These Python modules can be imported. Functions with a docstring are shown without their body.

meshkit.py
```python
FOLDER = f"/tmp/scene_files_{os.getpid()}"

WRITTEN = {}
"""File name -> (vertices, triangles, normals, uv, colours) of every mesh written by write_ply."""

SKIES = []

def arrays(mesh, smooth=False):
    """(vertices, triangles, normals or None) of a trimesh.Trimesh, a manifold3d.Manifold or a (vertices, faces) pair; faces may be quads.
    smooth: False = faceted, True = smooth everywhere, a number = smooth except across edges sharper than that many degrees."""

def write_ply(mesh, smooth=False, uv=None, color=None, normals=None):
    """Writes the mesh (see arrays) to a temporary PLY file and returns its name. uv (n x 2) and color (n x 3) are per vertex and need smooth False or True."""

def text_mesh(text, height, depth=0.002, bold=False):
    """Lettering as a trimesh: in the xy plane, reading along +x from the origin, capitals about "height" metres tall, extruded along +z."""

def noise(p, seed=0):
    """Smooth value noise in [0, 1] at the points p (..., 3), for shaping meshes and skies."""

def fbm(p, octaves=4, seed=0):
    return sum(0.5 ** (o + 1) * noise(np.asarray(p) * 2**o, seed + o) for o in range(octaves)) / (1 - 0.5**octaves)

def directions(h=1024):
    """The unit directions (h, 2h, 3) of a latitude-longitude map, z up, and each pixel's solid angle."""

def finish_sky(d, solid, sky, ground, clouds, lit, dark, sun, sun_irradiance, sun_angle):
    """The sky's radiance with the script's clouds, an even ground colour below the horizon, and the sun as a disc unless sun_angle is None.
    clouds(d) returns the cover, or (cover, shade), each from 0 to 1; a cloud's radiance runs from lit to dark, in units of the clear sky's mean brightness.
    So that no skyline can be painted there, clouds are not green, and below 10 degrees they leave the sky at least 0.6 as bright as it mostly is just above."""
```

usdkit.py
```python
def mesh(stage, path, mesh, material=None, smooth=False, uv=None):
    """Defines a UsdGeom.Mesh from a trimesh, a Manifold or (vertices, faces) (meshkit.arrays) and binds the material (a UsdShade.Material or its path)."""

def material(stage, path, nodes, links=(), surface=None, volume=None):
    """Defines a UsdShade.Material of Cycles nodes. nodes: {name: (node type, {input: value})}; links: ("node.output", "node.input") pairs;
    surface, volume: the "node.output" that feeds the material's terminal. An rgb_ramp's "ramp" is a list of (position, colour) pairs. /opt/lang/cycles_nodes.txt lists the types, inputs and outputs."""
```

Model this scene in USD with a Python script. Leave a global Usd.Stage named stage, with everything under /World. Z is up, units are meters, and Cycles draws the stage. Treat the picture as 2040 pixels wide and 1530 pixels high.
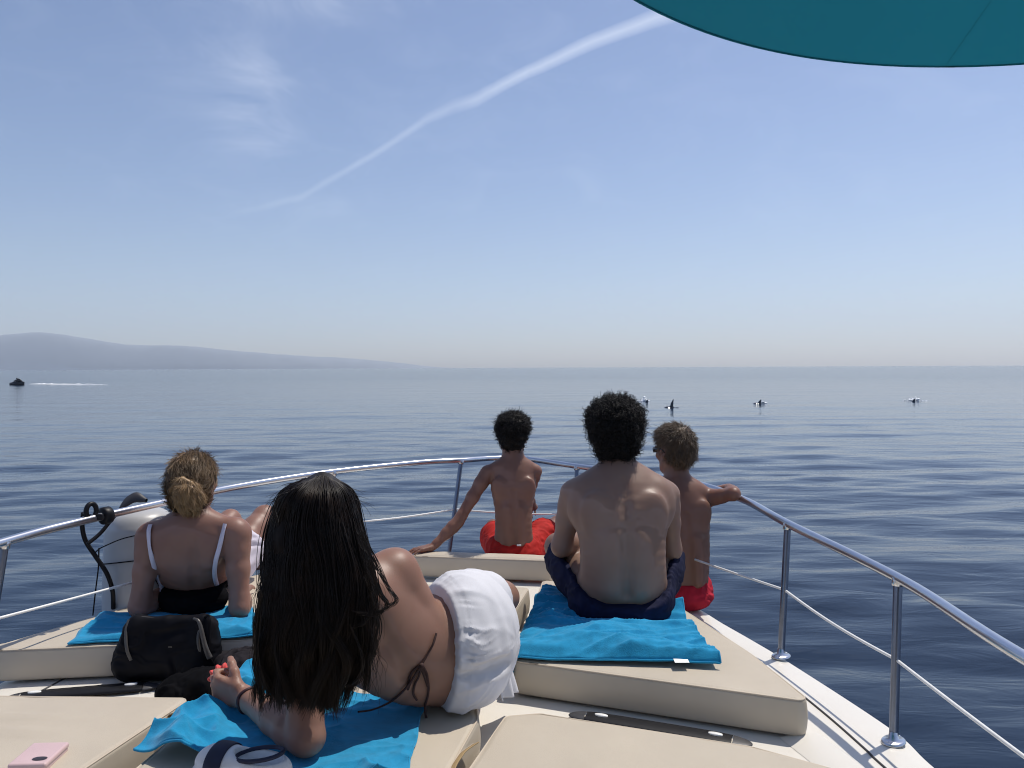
import math, numpy as np, trimesh, usdkit, meshkit
from pxr import Usd, UsdGeom, UsdLux, UsdShade, Gf, Sdf, Vt

stage = Usd.Stage.CreateInMemory()
UsdGeom.SetStageUpAxis(stage, UsdGeom.Tokens.z)
UsdGeom.SetStageMetersPerUnit(stage, 1.0)
UsdGeom.Xform.Define(stage, '/World')
UsdGeom.Scope.Define(stage, '/World/Looks')
RNG = np.random.default_rng(7)

# ------------------------------------------------------------------ camera, sky, sun
CZ = 2.25                       # eye above the sea
FPX = 1533.0                    # focal length in pixels of the 2040 px wide photograph
PITCH = math.atan(33 / FPX)
ROLL = math.radians(-0.25)
EXPOSURE = 0.0
cam = UsdGeom.Camera.Define(stage, '/World/camera')
cam.CreateHorizontalApertureAttr(36.0); cam.CreateVerticalApertureAttr(27.0)
cam.CreateFocalLengthAttr(36.0 * FPX / 2040)
cam.CreateClippingRangeAttr(Gf.Vec2f(0.05, 20000))
cam.CreateExposureAttr(EXPOSURE)
cp, sp = math.cos(PITCH), math.sin(PITCH)
fwd = np.array([0, cp, -sp]); up0 = np.array([0, sp, cp]); rt0 = np.array([1.0, 0, 0])
cr, sr = math.cos(ROLL), math.sin(ROLL)
rt = rt0 * cr + up0 * sr; up = up0 * cr - rt0 * sr
m = Gf.Matrix4d(*rt, 0, *up, 0, *(-fwd), 0, 0, 0, CZ, 1)
cam.AddTransformOp().Set(m)

SUN_EL, SUN_AZ = math.radians(64), math.radians(50)     # azimuth from +y (ahead) towards +x (right)
sun_dir = np.array([math.cos(SUN_EL) * math.sin(SUN_AZ), math.cos(SUN_EL) * math.cos(SUN_AZ), math.sin(SUN_EL)])
sun = UsdLux.DistantLight.Define(stage, '/World/sun')
sun.CreateIntensityAttr(1.05); sun.CreateAngleAttr(0.53); sun.CreateNormalizeAttr(True)
sun.CreateColorAttr(Gf.Vec3f(1.0, 0.94, 0.85))
z = sun_dir; x = np.cross([0, 0, 1.0], z); x /= np.linalg.norm(x); y = np.cross(z, x)
sun.AddTransformOp().Set(Gf.Matrix4d(*x, 0, *y, 0, *z, 0, 0, 0, 50, 1))
SKY_STRENGTH = 0.118


def W(px, py, d):
    """The point at distance d ahead (world y) that the photograph shows at pixel (px, py)."""
    v = rt * ((px - 1020) / FPX) + up * ((765 - py) / FPX) + fwd
    return np.array([0, 0, CZ]) + v * (d / v[1])


def G(px, py, zz):
    v = rt * ((px - 1020) / FPX) + up * ((765 - py) / FPX) + fwd
    return np.array([0, 0, CZ]) + v * ((zz - CZ) / v[2])


# sky: physical sky with a contrail and thin cirrus in tangent coordinates u = x/y, v = z/y of the view direction
class Nodes:
    def __init__(s): s.n, s.l, s.c = {}, [], 0
    def add(s, kind, inputs=None, **links):
        s.c += 1; nm = f'n{s.c}'; s.n[nm] = (kind, inputs or {})
        for k, v in links.items(): s.l.append((v, f'{nm}.{k}'))
        return nm
    def math(s, op, a, b=None, c=None, clamp=False):
        i, l = {'math_type': op}, {}
        if clamp: i['use_clamp'] = True
        for k, v in (('value1', a), ('value2', b), ('value3', c)):
            if v is None: continue
            if isinstance(v, str): l[k] = v
            else: i[k] = float(v)
        return s.add('math', i, **l) + '.value'
    def ramp(s, stops, fac, interp=True):
        return s.add('rgb_ramp', {'ramp': stops, 'interpolate': interp}, fac=fac) + '.color'
    def build(s, path, surface=None, volume=None):
        return usdkit.material(stage, path, s.n, s.l, surface=surface, volume=volume)


def uv_of(px, py):
    p = W(px, py, 1.0); return p[0], p[2] - CZ


N = Nodes()
tc = N.add('texture_coordinate')
sky = N.add('sky_texture', {'sky_type': 'single_scattering', 'sun_disc': False, 'sun_elevation': SUN_EL, 'sun_rotation': SUN_AZ, 'air_density': 1.0, 'aerosol_density': 0.8, 'ozone_density': 2.6})
sep = N.add('separate_xyz', {}, vector=tc + '.generated')
ysafe = N.math('maximum', sep + '.y', 0.05)
U = N.math('divide', sep + '.x', ysafe); V = N.math('divide', sep + '.z', ysafe)
nz = N.add('noise_texture', {'scale': 6.0, 'detail': 5.0, 'roughness': 0.6, 'distortion': 0.6}, vector=tc + '.generated')
wob = N.math('multiply', N.math('subtract', nz + '.fac', 0.5), 0.012)
trail = [(500, 415, .006, .12), (600, 392, .006, .24), (740, 312, .0065, .36), (800, 272, .007, .38), (850, 238, .008, .36), (905, 212, .011, .36), (950, 198, .011, .6), (1050, 142, .010, .8), (1180, 85, .012, .85), (1310, 35, .014, .85), (1500, -30, .022, .7), (1900, -160, .035, .0)]
us = [uv_of(a, b) for a, b, _, _ in trail]
u0, u1 = us[0][0] - .05, us[-1][0]
fu = N.add('map_range', {'from_min': u0, 'from_max': u1, 'to_min': 0.0, 'to_max': 1.0, 'clamp': True}, value=U) + '.result'
pos = [(a[0] - u0) / (u1 - u0) for a in us]
vl = N.ramp([(0, (us[0][1] - .01,) * 3)] + [(p, (a[1],) * 3) for p, a in zip(pos, us)], fu)
wl = N.ramp([(0, (.006,) * 3)] + [(p, (t[2],) * 3) for p, t in zip(pos, trail)], fu)
bl = N.ramp([(0, (0,) * 3)] + [(p, (t[3],) * 3) for p, t in zip(pos, trail)], fu)
dv = N.math('absolute', N.math('subtract', N.math('add', V, wob), vl))
core = N.math('subtract', 1.0, N.math('divide', dv, wl), clamp=True)
core = N.math('power', core, 0.8)
front = N.math('greater_than', sep + '.y', 0.05)
mask = N.math('multiply', N.math('multiply', core, bl), front)
mp = N.add('mapping', {'scale': (3.0, 3.0, 7.0), 'rotation': (0, .5, .3)}, vector=tc + '.generated')
ci = N.add('noise_texture', {'scale': 2.2, 'detail': 7.0, 'roughness': 0.62, 'distortion': 1.2}, vector=mp + '.vector')
cir = N.add('map_range', {'from_min': .5, 'from_max': .85, 'to_min': 0.0, 'to_max': 1.0, 'clamp': True}, value=ci + '.fac') + '.result'
tot = N.math('multiply', cir, 0.16)
for px, py, su, sv, amp in ((505, 215, .05, .07, 1.25), (560, 285, .05, .02, .6), (610, 5, .10, .025, .9), (400, 160, .09, .05, .3), (590, 405, .09, .012, .45)):
    a, b = uv_of(px, py)
    q = N.math('add', N.math('power', N.math('absolute', N.math('divide', N.math('subtract', U, a), su)), 2.0), N.math('power', N.math('absolute', N.math('divide', N.math('subtract', V, b), sv)), 2.0))
    g = N.math('exponent', N.math('multiply', q, -1.0))
    cc = N.add('map_range', {'from_min': .36, 'from_max': .72, 'to_min': 0.0, 'to_max': 1.0, 'clamp': True}, value=ci + '.fac') + '.result'
    tot = N.math('add', tot, N.math('multiply', N.math('multiply', N.math('multiply', g, cc), amp * .5), front))
horizonfade = N.add('map_range', {'from_min': .03, 'from_max': .2, 'to_min': 0.0, 'to_max': 1.0, 'clamp': True}, value=sep + '.z') + '.result'
mask = N.math('multiply', N.math('add', mask, tot), horizonfade, clamp=True)
mask = N.math('multiply', mask, 0.40)
wb = N.add('mix_color', {'blend_type': 'multiply', 'fac': 1.0, 'b': (1.03, .975, 1.03), 'use_clamp': False}, a=sky + '.color')
lowf = N.add('map_range', {'from_min': 0.0, 'from_max': .14, 'to_min': 1.0, 'to_max': 0.0, 'clamp': True}, value=sep + '.z') + '.result'
wb2 = N.add('mix_color', {'blend_type': 'multiply', 'b': (.945, 1.0, 1.09), 'use_clamp': False}, a=wb + '.result', fac=lowf)
mix = N.add('mix_color', {'b': (9.5, 10.0, 11.0), 'use_clamp': False}, fac=mask, a=wb2 + '.result')
bg = N.add('background_shader', {'strength': SKY_STRENGTH}, color=mix + '.result')
dome = UsdLux.DomeLight.Define(stage, '/World/sky')
UsdShade.MaterialBindingAPI.Apply(dome.GetPrim()).Bind(N.build('/World/Looks/sky', surface=bg + '.background'))

# ------------------------------------------------------------------ helpers
_used = {}
def path_for(name, parent=None):
    base = (str(parent.GetPath()) if parent is not None else '/World') + '/' + name
    k = _used.get(base, -1) + 1; _used[base] = k
    return base if k == 0 else f'{base}_{k:03d}'


def tag(p, label=None, cat=None, group=None, kind=None):
    for k, v in (('label', label), ('category', cat), ('group', group), ('kind', kind)):
        if v: p.SetCustomDataByKey(k, v)
    return p


def thing(name, label, cat, group=None, at=(0, 0, 0)):
    x = UsdGeom.Xform.Define(stage, path_for(name))
    x.AddTranslateOp().Set(Gf.Vec3d(*map(float, at)))
    p = x.GetPrim()
    ORIGIN[str(p.GetPath())] = np.array(at, float)
    return tag(p, label, cat, group)


ORIGIN = {}
def obj(name, mesh, mat, parent=None, smooth=True, label=None, **kw):
    v, f, n = meshkit.arrays(mesh, False)
    if parent is not None:
        top = '/' + '/'.join(str(parent.GetPath()).split('/')[1:3])
        v = v - ORIGIN.get(top, np.zeros(3))
    f = np.asarray(f)
    tm = trimesh.Trimesh(v, f, process=smooth is not False)
    p = usdkit.mesh(stage, path_for(name, parent), tm, MAT[mat], smooth=smooth).GetPrim()
    if label: p.SetCustomDataByKey('label', label)
    return tag(p, **kw) if kw else p


def curves(name, strands, widths, mat, parent, label=None):
    top = '/' + '/'.join(str(parent.GetPath()).split('/')[1:3])
    o = ORIGIN.get(top, np.zeros(3))
    c = UsdGeom.BasisCurves.Define(stage, path_for(name, parent))
    pts = np.vstack(strands) - o
    c.CreatePointsAttr(Vt.Vec3fArray.FromNumpy(pts.astype(np.float32)))
    c.CreateCurveVertexCountsAttr(Vt.IntArray.FromNumpy(np.array([len(s) for s in strands], np.int32)))
    c.CreateTypeAttr('linear')
    c.CreateWidthsAttr(Vt.FloatArray.FromNumpy(np.concatenate(widths).astype(np.float32)))
    c.SetWidthsInterpolation('vertex')
    UsdShade.MaterialBindingAPI.Apply(c.GetPrim()).Bind(MAT[mat])
    return tag(c.GetPrim(), label, kind='stuff')


def unit(v):
    v = np.asarray(v, float); return v / max(np.linalg.norm(v), 1e-9)


def spline(P, n=80):
    """Catmull-Rom through points."""
    P = np.asarray(P, float)
    Q = np.vstack([2 * P[0] - P[1], P, 2 * P[-1] - P[-2]])
    out = []
    t = np.linspace(0, len(P) - 1, n)
    i = np.minimum(t.astype(int), len(P) - 2); u = (t - i)[:, None]
    a, b, c, d = Q[i], Q[i + 1], Q[i + 2], Q[i + 3]
    return .5 * (2 * b + (c - a) * u + (2 * a - 5 * b + 4 * c - d) * u**2 + (-a + 3 * b - 3 * c + d) * u**3)


def tube(P, r, sides=12, cap=True):
    P = np.asarray(P, float); n = len(P)
    r = np.broadcast_to(np.asarray(r, float), (n,))
    T = np.gradient(P, axis=0); T /= np.maximum(np.linalg.norm(T, axis=1, keepdims=True), 1e-9)
    a = np.array([0, 0, 1.0]) if abs(T[0][2]) < .9 else np.array([1.0, 0, 0])
    u = unit(np.cross(T[0], a)); V, F = [], []
    ang = np.linspace(0, 2 * np.pi, sides, endpoint=False)
    for i in range(n):
        u = unit(u - T[i] * np.dot(u, T[i])); w = np.cross(T[i], u)
        V.append(P[i] + r[i] * (np.cos(ang)[:, None] * u + np.sin(ang)[:, None] * w))
    V = np.vstack(V)
    for i in range(n - 1):
        for k in range(sides):
            k2 = (k + 1) % sides
            F += [[i * sides + k, i * sides + k2, (i + 1) * sides + k2], [i * sides + k, (i + 1) * sides + k2, (i + 1) * sides + k]]
    if cap:
        V = np.vstack([V, P[0], P[-1]]); a, b = len(V) - 2, len(V) - 1
        for k in range(sides):
            k2 = (k + 1) % sides
            F += [[a, k2, k], [b, (n - 1) * sides + k, (n - 1) * sides + k2]]
    return V, np.array(F)


def join(*ms):
    V, F, n = [], [], 0
    for m_ in ms:
        v, f, _ = meshkit.arrays(m_, False)
        V.append(v); F.append(np.asarray(f) + n); n += len(v)
    return np.vstack(V), np.vstack(F)


def box(c, size, R=None, bevel=0.0):
    b = trimesh.creation.box(size)
    if bevel:
        import manifold3d as m3
        s = np.array(size) / 2 - bevel
        pts = [trimesh.creation.icosphere(2, bevel).vertices + s * np.array(q) for q in np.ndindex(2, 2, 2) for q in [np.array(q) * 2 - 1]]
        b = trimesh.convex.convex_hull(np.vstack(pts))
    v = np.array(b.vertices)
    if R is not None: v = v @ np.asarray(R).T
    return v + np.asarray(c), np.array(b.faces)


def grid_mesh(P):
    """P (a, b, 3) -> vertices, triangles."""
    a, b = P.shape[:2]
    i = np.arange(a * b).reshape(a, b)
    q = np.stack([i[:-1, :-1], i[1:, :-1], i[1:, 1:], i[:-1, 1:]], -1).reshape(-1, 4)
    return P.reshape(-1, 3), np.vstack([q[:, [0, 1, 2]], q[:, [0, 2, 3]]])


def sheet(P, th):
    """A cloth of thickness th from a grid of points (top side)."""
    du, dv = np.gradient(P, axis=0), np.gradient(P, axis=1)
    n = np.cross(du, dv); n /= np.maximum(np.linalg.norm(n, axis=2, keepdims=True), 1e-9)
    if n[..., 2].mean() < 0: n = -n; 
    B = P - n * th
    a, b = P.shape[:2]
    v1, f1 = grid_mesh(P); v2, f2 = grid_mesh(B)
    i = np.arange(a * b).reshape(a, b); off = a * b
    rim = np.concatenate([i[:-1, 0], i[-1, :-1], i[:0:-1, -1], i[0, :0:-1]])
    r2 = np.roll(rim, -1)
    side = np.vstack([np.stack([rim, r2, r2 + off], 1), np.stack([rim, r2 + off, rim + off], 1)])
    up_ = np.cross(v1[f1[:, 1]] - v1[f1[:, 0]], v1[f1[:, 2]] - v1[f1[:, 0]])[:, 2].mean() > 0
    if not up_: f1 = f1[:, ::-1]
    else: side = side[:, ::-1]; f2 = f2[:, ::-1]
    if not up_: side = side[:, ::-1][:, ::-1]
    return np.vstack([v1, v2]), np.vstack([f1, f2 + off, side])


# ------------------------------------------------------------------ materials
MAT = {}
def pmat(name, color, rough=.5, metallic=0., var=.12, vscale=6., bump=0., bscale=200., bdetail=3., spec=.5, extra=None, sss=0., color2=None, vdetail=4., bdist=.0007):
    N = Nodes()
    g = N.add('geometry')
    nz = N.add('noise_texture', {'scale': vscale, 'detail': vdetail, 'roughness': .6}, vector=g + '.position')
    c = np.array(color, float)
    c2 = np.array(color2, float) if color2 is not None else c * (1 - var)
    c1 = c * (1 + var) if color2 is None else c
    col = N.ramp([(.3, tuple(c2)), (.7, tuple(np.minimum(c1, .95)))], nz + '.fac')
    inp = {'roughness': rough, 'metallic': metallic, 'specular_ior_level': spec}
    if sss: inp.update(subsurface_weight=sss, subsurface_scale=.012, subsurface_radius=(1, .35, .2))
    inp.update(extra or {})
    links = {'base_color': col}
    if bump:
        bn = N.add('noise_texture', {'scale': bscale, 'detail': bdetail, 'roughness': .65}, vector=g + '.position')
        links['normal'] = N.add('bump', {'strength': bump, 'distance': bdist}, height=bn + '.fac') + '.normal'
    p = N.add('principled_bsdf', inp, **links)
    MAT[name] = N.build(f'/World/Looks/{name}', surface=p + '.BSDF')


pmat('vinyl', (.47, .41, .325), .55, var=.05, vscale=4, bump=.25, bscale=420, bdist=.0015)
pmat('vinyl_seam', (.52, .44, .34), .5, var=.05)
pmat('gelcoat', (.70, .665, .60), .3, var=.03, vscale=3, bump=.04, bscale=60)
pmat('hull_white', (.74, .73, .70), .22, var=.03, vscale=2)
pmat('groove', (.05, .05, .055), .7)
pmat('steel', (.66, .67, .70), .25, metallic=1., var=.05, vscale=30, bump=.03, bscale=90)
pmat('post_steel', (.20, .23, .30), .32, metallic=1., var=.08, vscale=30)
pmat('wire', (.78, .78, .76), .35, var=.06, vscale=40)
pmat('black_plastic', (.008, .008, .010), .45, var=.2, vscale=20, bump=.15, bscale=300, spec=.25)
pmat('grey_plastic', (.035, .035, .040), .5, var=.2, vscale=60, bump=.3, bscale=250)
pmat('fender_white', (.42, .42, .42), .38, var=.06, vscale=7, bump=.05, bscale=80)
pmat('strap_beige', (.33, .23, .11), .75, var=.12, vscale=60, bump=.4, bscale=700)
pmat('bag_black', (.0035, .0035, .0055), .6, var=.3, vscale=20, bump=.3, bscale=260, spec=.12)
pmat('bag_trim', (.06, .055, .05), .35, var=.2, vscale=40)
pmat('garment_black', (.005, .005, .006), .9, var=.3, vscale=30, bump=.3, bscale=300, spec=.05)
pmat('garment_grey', (.022, .020, .023), .9, var=.3, vscale=30, bump=.3, bscale=300, spec=.05)
pmat('towel', (.016, .245, .45), .95, var=.15, vscale=34, vdetail=6, bump=.9, bscale=300, bdetail=3, bdist=.0014, spec=.1, extra={'sheen_weight': .35, 'sheen_roughness': .5, 'sheen_tint': (.5, .8, 1.)})
pmat('towel_label', (.80, .80, .78), .8)
pmat('pink', (.58, .42, .42), .35, var=.05)
pmat('dark_cut', (.03, .02, .022), .3)
pmat('navy_cloth', (.006, .008, .032), .85, var=.25, vscale=25, bump=.35, bscale=420, spec=.2)
pmat('red_cloth', (.40, .014, .010), .8, var=.15, vscale=25, bump=.35, bscale=420, spec=.25)
pmat('crimson_cloth', (.40, .012, .03), .8, var=.15, vscale=25, bump=.35, bscale=420, spec=.25)
pmat('white_cloth', (.60, .60, .63), .8, var=.03, vscale=15, bump=.15, bscale=500, spec=.2)
pmat('lilac_cloth', (.62, .58, .66), .85, var=.06, vscale=25, bump=.4, bscale=320, spec=.2)
pmat('black_cloth', (.004, .004, .005), .9, var=.3, vscale=25, bump=.3, bscale=400, spec=.05)
pmat('brown_string', (.035, .012, .010), .8, var=.2, vscale=60)
pmat('skin_tan', (.20, .11, .075), .46, vscale=7, vdetail=8, bump=.25, bscale=420, sss=.12, spec=.35, color2=(0.176, 0.088, 0.0585))
pmat('skin_man', (.245, .158, .118), .46, vscale=7, vdetail=8, bump=.25, bscale=420, sss=.12, spec=.35, color2=(0.2156, 0.1264, 0.092))
pmat('skin_blonde', (.25, .14, .105), .46, vscale=7, vdetail=8, bump=.25, bscale=420, sss=.12, spec=.35, color2=(0.22, 0.112, 0.0819))
pmat('skin_dark_woman', (.27, .155, .112), .46, vscale=7, vdetail=8, bump=.25, bscale=420, sss=.12, spec=.35, color2=(0.2376, 0.124, 0.0874))
pmat('skin_boy', (.20, .105, .074), .46, vscale=7, vdetail=8, bump=.25, bscale=420, sss=.12, spec=.35, color2=(0.176, 0.084, 0.0577))
pmat('lips', (.36, .13, .11), .45)
pmat('eye_white', (.75, .74, .72), .15)
pmat('nail', (.55, .30, .25), .25)
pmat('hair_black', (.005, .004, .0035), .6, var=.4, vscale=60, spec=.15)
pmat('hair_black_curl', (.007, .005, .004), .5, var=.4, vscale=60, spec=.25)
pmat('hair_brown', (.007, .004, .003), .7, var=.4, vscale=40, spec=.1)
N = Nodes()
hi = N.add('hair_info'); g_ = N.add('geometry'); nz_ = N.add('noise_texture', {'scale': 26.0, 'detail': 3.0}, vector=g_ + '.position')
tt_ = N.math('add', N.math('multiply', hi + '.intercept', .75), N.math('multiply', N.math('subtract', nz_ + '.fac', .5), 1.5))
hc_ = N.ramp([(0, (.008, .0045, .003)), (.45, (.020, .0105, .0062)), (1, (.075, .038, .020))], tt_)
p_ = N.add('principled_bsdf', {'roughness': .42, 'specular_ior_level': .22}, base_color=hc_)
MAT['hair_brown_strand'] = N.build('/World/Looks/hair_brown_strand', surface=p_ + '.BSDF')
pmat('hair_sandy', (.10, .065, .038), .5, var=.4, vscale=40, spec=.35)
pmat('hair_sandy_strand', (.115, .075, .042), .4, var=.5, vscale=22, spec=.5)
pmat('hair_blonde', (.10, .062, .030), .5, var=.35, vscale=30, spec=.35)
pmat('hair_blonde_strand', (.25, .160, .080), .40, vscale=22, spec=.4, color2=(.085, .052, .026))
pmat('hair_bun', (.36, .23, .11), .40, vscale=30, spec=.4, color2=(.19, .115, .05))
pmat('sunglass', (.008, .008, .010), .12, var=.1)
pmat('red_band', (.55, .06, .055), .7, var=.2, vscale=40, bump=.4, bscale=300)
pmat('dark_band', (.035, .008, .012), .6)
pmat('shoe_white', (.66, .66, .66), .6, var=.05, vscale=30, bump=.3, bscale=400)
pmat('shoe_navy', (.010, .014, .04), .7, var=.2, vscale=30, bump=.3, bscale=400)
pmat('dolphin', (.018, .022, .028), .18, var=.2)
pmat('foam', (.85, .87, .88), .8, var=.05, vscale=3)
pmat('watercraft', (.012, .013, .015), .3, var=.2)
pmat('dark_glass', (.010, .012, .014), .06, var=.05)
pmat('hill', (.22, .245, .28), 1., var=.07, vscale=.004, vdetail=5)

N = Nodes()          # parasol cloth lets some sun through
g_ = N.add('geometry')
wv = N.add('noise_texture', {'scale': 1.6, 'detail': 1.0}, vector=g_ + '.position')
cl = N.ramp([(.3, (.070, .36, .44)), (.7, (.078, .38, .46))], wv + '.fac')
a_ = N.add('principled_bsdf', {'roughness': .85, 'specular_ior_level': .2}, base_color=cl)
b_ = N.add('translucent_bsdf', {}, color=cl)
mx = N.add('mix_closure', {'fac': .58}, closure1=a_ + '.BSDF', closure2=b_ + '.BSDF')
MAT['parasol'] = N.build('/World/Looks/parasol', surface=mx + '.closure')
pmat('parasol_edge', (.02, .05, .06), .7)

N = Nodes()          # sea
g_ = N.add('geometry')
m1 = N.add('mapping', {'scale': (.55, 1.5, 1.0), 'rotation': (0, 0, .12)}, vector=g_ + '.position')
n1 = N.add('noise_texture', {'scale': 2.0, 'detail': 4.0, 'roughness': .55, 'distortion': .6}, vector=m1 + '.vector')
m2 = N.add('mapping', {'scale': (.05, .18, 1.0), 'rotation': (0, 0, .08)}, vector=g_ + '.position')
n2 = N.add('noise_texture', {'scale': 1.0, 'detail': 5.0, 'roughness': .6}, vector=m2 + '.vector')
b1 = N.add('bump', {'strength': .5, 'distance': .028}, height=n1 + '.fac')
b2 = N.add('bump', {'strength': .7, 'distance': .22}, height=n2 + '.fac', normal=b1 + '.normal')
sx_ = N.add('separate_xyz', {}, vector=g_ + '.position')
ds = N.math('sqrt', N.math('add', N.math('multiply', sx_ + '.x', sx_ + '.x'), N.math('multiply', sx_ + '.y', sx_ + '.y')))
rg_ = N.add('map_range', {'from_min': 12.0, 'from_max': 160.0, 'to_min': .06, 'to_max': .13, 'clamp': True}, value=ds) + '.result'
w_ = N.add('principled_bsdf', {'base_color': (.004, .013, .030), 'ior': 1.333, 'specular_ior_level': .5}, normal=b2 + '.normal', roughness=rg_)
MAT['sea'] = N.build('/World/Looks/sea', surface=w_ + '.BSDF')

# ------------------------------------------------------------------ sea
def sea_mesh():
    rng = np.random.default_rng(3)
    R = np.concatenate([np.linspace(0.2, 2.2, 6), 1 / np.linspace(1 / 2.5, 1 / 120, 760), np.geomspace(124, 5400, 60)])
    fa = np.linspace(-42, 42, 560); ra = np.linspace(42, 318, 90)[1:-1]
    A = np.radians(np.concatenate([fa, ra]))
    r, a = np.meshgrid(R, A, indexing='ij')
    X, Y = r * np.sin(a), r * np.cos(a)
    step = np.gradient(R)[:, None] * np.ones_like(X)
    Z = np.zeros_like(X); 
    warp = (meshkit.fbm(np.stack([X / 14, Y / 14, 0 * X], -1), 2, 5) - .5) * 2.2
    amp_mod = .45 + 1.1 * meshkit.fbm(np.stack([X / 11, Y / 6, 0 * X + 3], -1), 3, 9)
    for k in range(84):
        lam = .55 * (9.0 / .55) ** rng.random()
        th = rng.normal(-.12, .38)
        amp = .0034 * lam ** (.92 if lam < 2.5 else .50) * (1.0 if lam < 2.5 else .8) * rng.uniform(.4, 1.2)
        kx, ky = 2 * np.pi / lam * math.sin(th), 2 * np.pi / lam * math.cos(th)
        fade = np.clip((lam / step - 2.2) / 3.0, 0, 1)
        ph = kx * X + ky * Y + rng.uniform(0, 6.28) + warp * (1.5 if lam < 3 else .6)
        Z += amp * fade * amp_mod * np.sin(ph) * .55
    Z[r > 300] = 0
    Z *= np.clip((r - 1.0) / 2, 0, 1)
    P = np.stack([X, Y, Z], -1)
    P = np.concatenate([P, P[:, :1]], 1)
    v, f = grid_mesh(P)
    n = np.cross(v[f[:, 1]] - v[f[:, 0]], v[f[:, 2]] - v[f[:, 0]])[:, 2].mean()
    return v, f if n > 0 else f[:, ::-1]


obj('sea', sea_mesh(), 'sea', kind='structure')

# hills: a ridge line along the left horizon, with depth
def hills():
    prof = [(-1500, 735), (-900, 690), (-400, 668), (-120, 676), (0, 664), (40, 657), (110, 659), (210, 676), (265, 686), (330, 683), (400, 688), (480, 697), (560, 704), (620, 708), (700, 712), (770, 718), (820, 724), (870, 732), (950, 736)]
    D = 10500.0
    xs = np.array([W(a, 735, D)[0] for a, _ in prof]); hs = np.array([(732 - b) / FPX * D for _, b in prof])
    hs = np.maximum(hs + 3, 0)
    nx, ny = 260, 40
    X = np.linspace(xs[0], xs[-1], nx); H = np.interp(X, xs, hs)
    H = np.convolve(np.pad(H, 4, 'edge'), np.ones(9) / 9, 'valid')
    T = np.linspace(0, 1, ny)
    P = np.zeros((ny, nx, 3))
    for j, t in enumerate(T):
        pr = math.sin(min(t, 1 - t) * math.pi) ** .8 if 0 < t < 1 else 0
        yy = D - 320 + 640 * t
        P[j, :, 0] = X; P[j, :, 1] = yy
        P[j, :, 2] = -3 + H * pr
    nzz = meshkit.fbm(P / np.array([160, 160, 1e9]), 5, 4) - .5
    P[..., 2] += nzz * 26 * np.clip(P[..., 2] / 100, 0, 1)
    P[..., 2] = np.where((np.arange(ny) == 0)[:, None] | (np.arange(ny) == ny - 1)[:, None], -4, P[..., 2])
    return grid_mesh(P)


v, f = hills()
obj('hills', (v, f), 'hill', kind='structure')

# haze: even air round everything
N = Nodes()
pv = N.add('principled_volume', {'color': (.86, .94, 1.0), 'density': 0.00008, 'anisotropy': .25})
MAT['haze'] = N.build('/World/Looks/haze', volume=pv + '.volume')
HAZE = True
if HAZE:
    hz = box((0, 0, 374), (23000, 23000, 760))
    obj('haze', hz, 'haze', smooth=False, kind='stuff')

# ------------------------------------------------------------------ boat
DECK, PAD = CZ - 1.07, CZ - 0.95


def A(pts, dz=0.0):
    """Points given relative to the eye height."""
    p = np.array(pts, float); p[..., 2] += CZ + dz; return p


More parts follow.
